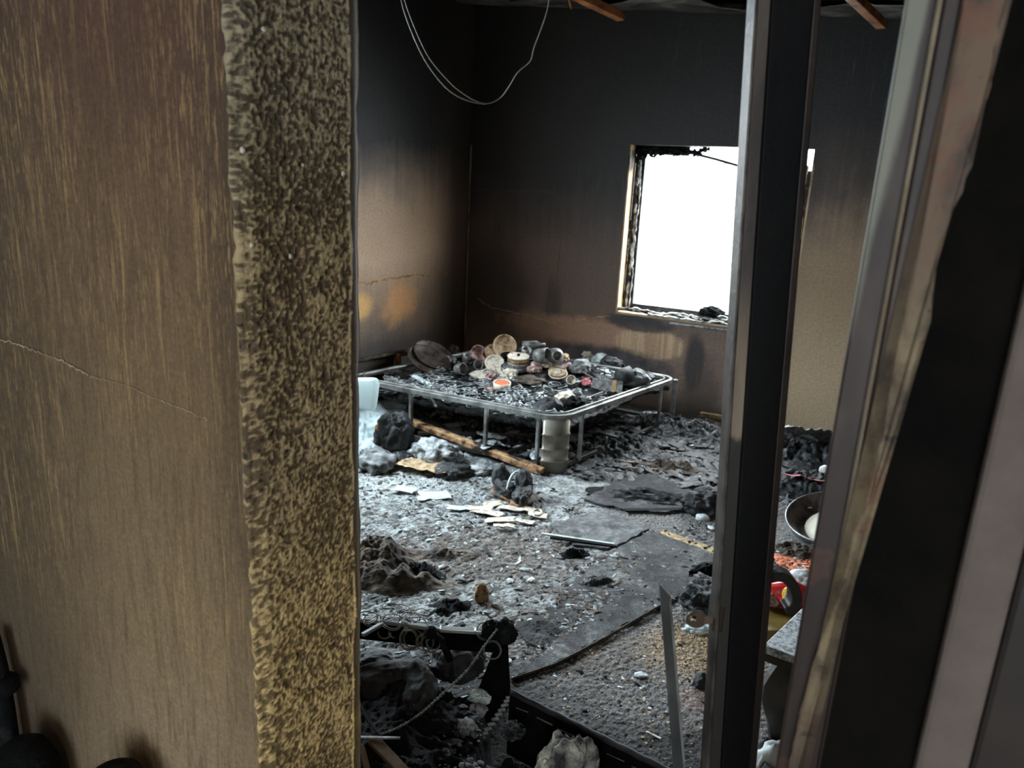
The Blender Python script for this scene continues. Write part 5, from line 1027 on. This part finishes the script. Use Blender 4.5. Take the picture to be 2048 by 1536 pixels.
# black debris in the front
a = np.linspace(0, 1, 170); A_, B_ = np.meshgrid(a, a); X = -.8+1.5*A_; Y = .95+.95*B_
g_ = (A1.y-A0.y)/(A1.x-A0.x); lim = A0.y+g_*(X-A0.x)-.06; msk = smooth(Y, lim, lim-.1)*smooth(Y, 2.0, 1.75)
hh = (.03+.04*fbm(X*8, Y*8, 0, 5, 97, True))*msk - .012
tag(grid('charred_debris', np.stack([X, Y, hh], -1), M['inner_char']), 'black charred debris covering the floor in the lower foreground', 'debris', kind='stuff')
fpz = [(-.5, 1.2), (.0, 1.2), (.45, 1.3), (.3, 1.55), (.0, 1.75), (-.5, 1.6)]
flakes('charred_scraps', 500, fpz, .004, .02, M['char_ash'], lambda x, y: fh(x, y)+.05, .4, 98)
bedp2 = [(-.5, 1.25), (-.03, 1.3), (-.03, 1.8), (-.5, 1.85)]
def h2(x, y): return .16+.04*fbm(x*6, y*6, 0, 5, 90, True)
flakes('charred_scraps', 600, bedp2, .003, .016, M['char_ash'], h2, .5, 99)
p = onz(1148, 1512, .03)
tag(crumple('foam_lump', onz(1138, 1512, .20)*1-Z*.20+Vector((0, -.015, 0)), (.15, .11, .33), 101, mat('foam', [(.03, .03, .03), (.20, .20, .18), (.50, .49, .40)], 22, .9, 0, .006, 60, pos=(.38, .52, .72)), None, -.2, 5, .24, 3.4, 0, False), 'yellowish grey foam lump low in the black foreground', 'foam')
for i, ((x0, y0), (x1, y1), lb) in enumerate((((745, 1478), (840, 1580), 'brown wooden slat at the bottom beside the rough jamb'), ((722, 1490), (745, 1580), 'narrow brown splinter right next to the rough jamb at the bottom'))):
    tag(MB().bar(onz(x0, y0, .24), onz(x1, y1, .20), .03 if i == 0 else .014, .012).build('brown_plank', M['brown_wood'], None, False, .002), lb, 'plank')
tag(MB().bar(onz(712, 1474, .26), onz(800, 1476, .26), .006, .004).build('thin_rod', M['ash'], None), 'thin grey rod lying level at the bottom beside the rough jamb', 'rod')

# ---- door leaf: burnt stile with lock, lever and key; standing metal strip
g = G('stile_inner'); x, y, z = g.xyz(); n = g.noise(9, 5, .6, g.map((2, 2, .5)))
c = g.ramp(n, [(.35, (.045, .036, .034)), (.55, (.10, .08, .072)), (.68, (.16, .125, .10))]); c = g.mix(g.ss(z, 1.52, 1.42), c, g.ramp(n, [(.35, (.20, .145, .10)), (.65, (.33, .26, .19))]))
c = g.mix(g.ss(g.add(z, g.mul(g.sub(n, .5), .05)), 1.345, 1.335), c, (.040, .036, .032)); M['stile_light'] = g.out(c, .5, .2, g.noise(80), .0008)
g = G('stile_black'); M['stile_black'] = g.out(g.ramp(g.noise(5), [(.3, (.003, .003, .004)), (.7, (.007, .0065, .007))]), .6, 0, g.noise(60), .001, 1.0, .15)
g = G('stile_brown'); M['stile_brown'] = g.out(g.ramp(g.noise(8), [(.35, (.014, .010, .009)), (.6, (.04, .024, .018)), (.7, (.12, .05, .02))]), .5, .2, g.noise(60), .001)
dl = empty('door_leaf', (.30, .84, 0), 'burnt steel door leaf reduced to its dark upright post with lock and lever', 'door')
YS = .80
def sx_at(pxt, pxb): a_ = ony(pxt, 0, YS); b_ = ony(pxb, 1536, YS); return a_, b_
def stile_strip(nm, lt, rt_, lb, rb_, y0, y1, m, ext=True):
    a1, b1 = ony(lt, 0, YS+y0), ony(lb, 1536, YS+y0); a2, b2 = ony(rt_, 0, YS+y0), ony(rb_, 1536, YS+y0)
    def ex(a_, b_, z): t = (z-b_.z)/(a_.z-b_.z); return Vector((b_.x+(a_.x-b_.x)*t, YS, z))
    P = []
    for z in (.03, 2.05):
        l, r = ex(a1, b1, z), ex(a2, b2, z)
        P += [Vector((l.x, YS+y0, z)), Vector((r.x, YS+y0, z)), Vector((r.x, YS+y1, z)), Vector((l.x, YS+y1, z))]
    return MB().add(P, [(0, 1, 2, 3), (4, 7, 6, 5), (0, 4, 5, 1), (1, 5, 6, 2), (2, 6, 7, 3), (3, 7, 4, 0)]).build(nm, m, dl, False, .0015)
stile_strip('stile_edge', 1511, 1517, 1413, 1420, -.010, .02, M['brown_metal'])
stile_strip('stile_side', 1516, 1546, 1419, 1444, -.002, .035, M['stile_light'])  # painted paler for grazing window light; tan zone is bared paint
stile_strip('stile_face', 1545, 1629, 1443, 1499, -.009, .040, M['stile_black'])
stile_strip('stile_return', 1628, 1644, 1498, 1513, -.004, .035, M['stile_brown'])
# rails tying the leaf to the frame, above and below the view
MB().box((.33, .80, 2.06), (.22, .03, .05)).build('top_rail', M['stile_black'], dl); MB().box((.37, .79, .06), (.16, .03, .08)).build('bottom_rail', M['stile_black'], dl)
lk = ony(1432, 1237, YS)
MB().box(lk+Vector((.003, .012, .0)), (.012, .03, .035)).build('lock_case', M['stile_brown'], dl, False, .002)
# lever on the other side
lvp = [(1535, 1150), (1552, 1146), (1570, 1152), (1583, 1166), (1589, 1184), (1588, 1198), (1580, 1210), (1568, 1216)]
b = MB(); pv = [ony(x, y, YS+.02) for x, y in lvp]; D = spl(pv, 5); vs = []
for i, p in enumerate(D):
    t = (D[min(i+1, len(D)-1)]-D[max(i-1, 0)]).normalized(); nn = Vector((t.z, 0, -t.x)); w = .0062; yd = .010
    vs += [p+nn*w-Vector((0, yd, 0)), p-nn*w-Vector((0, yd, 0)), p-nn*w+Vector((0, yd, 0)), p+nn*w+Vector((0, yd, 0))]
fs = [(4*i+k, 4*i+(k+1) % 4, 4*i+4+(k+1) % 4, 4*i+4+k) for i in range(len(D)-1) for k in range(4)]+[(0, 1, 2, 3), tuple(len(vs)-4+k for k in (3, 2, 1, 0))]
b.add(vs, fs).build('door_handle', M['steel_dark'], dl, False, .0015)
# key in the lock
kc = ony(1393, 1238, YS+.005); key = MB(); vs = []; n = 24
hole = Vector((-.005, 0, .001))
for rr_, off, yd in ((.0118, Vector((0, 0, 0)), -.0012), (.0045, hole, -.0012), (.0045, hole, .0012), (.0118, Vector((0, 0, 0)), .0012)):
    for k in range(n): a_ = 6.2832*k/n; vs.append(kc+off+Vector((rr_*math.cos(a_)*1.08, yd, rr_*math.sin(a_))))
fs = [(r_*n+k, r_*n+(k+1) % n, ((r_+1) % 4)*n+(k+1) % n, ((r_+1) % 4)*n+k) for r_ in range(4) for k in range(n)]
key.add(vs, fs); key.bar(kc+Vector((.009, 0, -.001)), lk+Vector((.004, 0, .0)), .0022, .0095)
tag(key.build('key', mat('key_metal', [(.05, .032, .022), (.12, .08, .055)], 60, .5, .4, 0)), 'brown key with a round bow sticking out of the lock of the door post', 'key')
# free-standing strip
a_ = ony(1325, 1188, .86); b_ = ony(1354, 1536, .86); dv = (b_-a_); bot = a_+dv*((a_.z-.01)/(-dv.z))
tp_ = a_; w0 = .0125; right_ = Vector((1, 0, 0))
P = [tp_+Vector((-.0052, 0, .012)), tp_+Vector((.009, .004, -.004)), tp_+Vector((.009, .008, -.004)), tp_+Vector((-.0052, .004, .012)),
     bot+Vector((-.010, 0, 0)), bot+Vector((.012, .004, 0)), bot+Vector((.012, .008, 0)), bot+Vector((-.010, .004, 0))]
o = MB().add(P, [(0, 1, 2, 3), (7, 6, 5, 4), (0, 4, 5, 1), (1, 5, 6, 2), (2, 6, 7, 3), (3, 7, 4, 0)]).build('metal_strip', mat('strip', [(.06, .063, .066), (.14, .14, .138)], 6, .4, .3, 0)); tag(o, 'upright thin grey metal strip with a slanted top left of the door post', 'strip')
MB().add([P[1], P[2], P[5], P[6], P[1]+Vector((.0035, 0, -.002)), P[2]+Vector((.0035, 0, -.002)), P[5]+Vector((.004, 0, 0)), P[6]+Vector((.004, 0, 0))], [(0, 1, 3, 2), (4, 6, 7, 5), (0, 4, 5, 1), (2, 3, 7, 6), (0, 2, 6, 4), (1, 5, 7, 3)]).build('strip_edge', M['steel'], o)

# ---- bottom left in the hall: dark pipe and charred things against the entrance wall
pa = [onpl(x, y, P1-N_*.03, N_) for x, y in ((-22, 1270), (-4, 1340), (10, 1420), (30, 1560))]
tag(MB().tube(pa + [pa[-1]+Vector((.02, 0, -.4))], .014, 8).build('dark_pipe', M['char'], None, True), 'dark pipe against the plaster at the far lower left', 'pipe')
tag(MB().lathe([(.015, 0), (.021, .006), (.021, .022), (.015, .028)], onpl(10, 1385, P1-N_*.03, N_), None, 16).build('dark_joint', M['char'], None, True), 'dark round joint on the pipe at the lower left', 'pipe joint')
for i, (px, py, s_) in enumerate(((40, 1560, .14), (225, 1600, .13))):
    q = onpl(px, (1478, 1530)[i], P1-N_*.06, N_); tag(MB().lathe([(.035, -1.0), (.04, -.3), (.05, -.12), (.046, -.05), (.034, -.018), (.015, -.003), (.002, 0)], q, None, 24).build('charred_post', M['char'], None, True), ['taller black post with a rounded head in the lower left corner', 'shorter black post with a rounded head at the bottom edge by the plaster'][i], 'post')

# stuff without a label yet
LB = {'ash_flakes': ('pale ash flakes scattered over the middle of the floor', 'ash'), 'charcoal_crumbs': ('black charcoal crumbs scattered over the floor', 'charcoal'), 'grit': ('fine grit and crumbs scattered on the carpet', 'grit'),
      'orange_chips': ('orange-red chips spilled in front of the basin', 'chips'), 'pale_scraps': ('pale scraps around the spilled orange chips', 'scraps'), 'charred_scraps': ('charred scraps in the black lower foreground', 'scraps')}
for o in C.objects:
    if o.get('kind') == 'stuff' and not o.parent and 'label' not in o:
        k = o.name.split('.')[0]
        if k in LB: tag(o, *LB[k], group=k.replace('_', ' '))
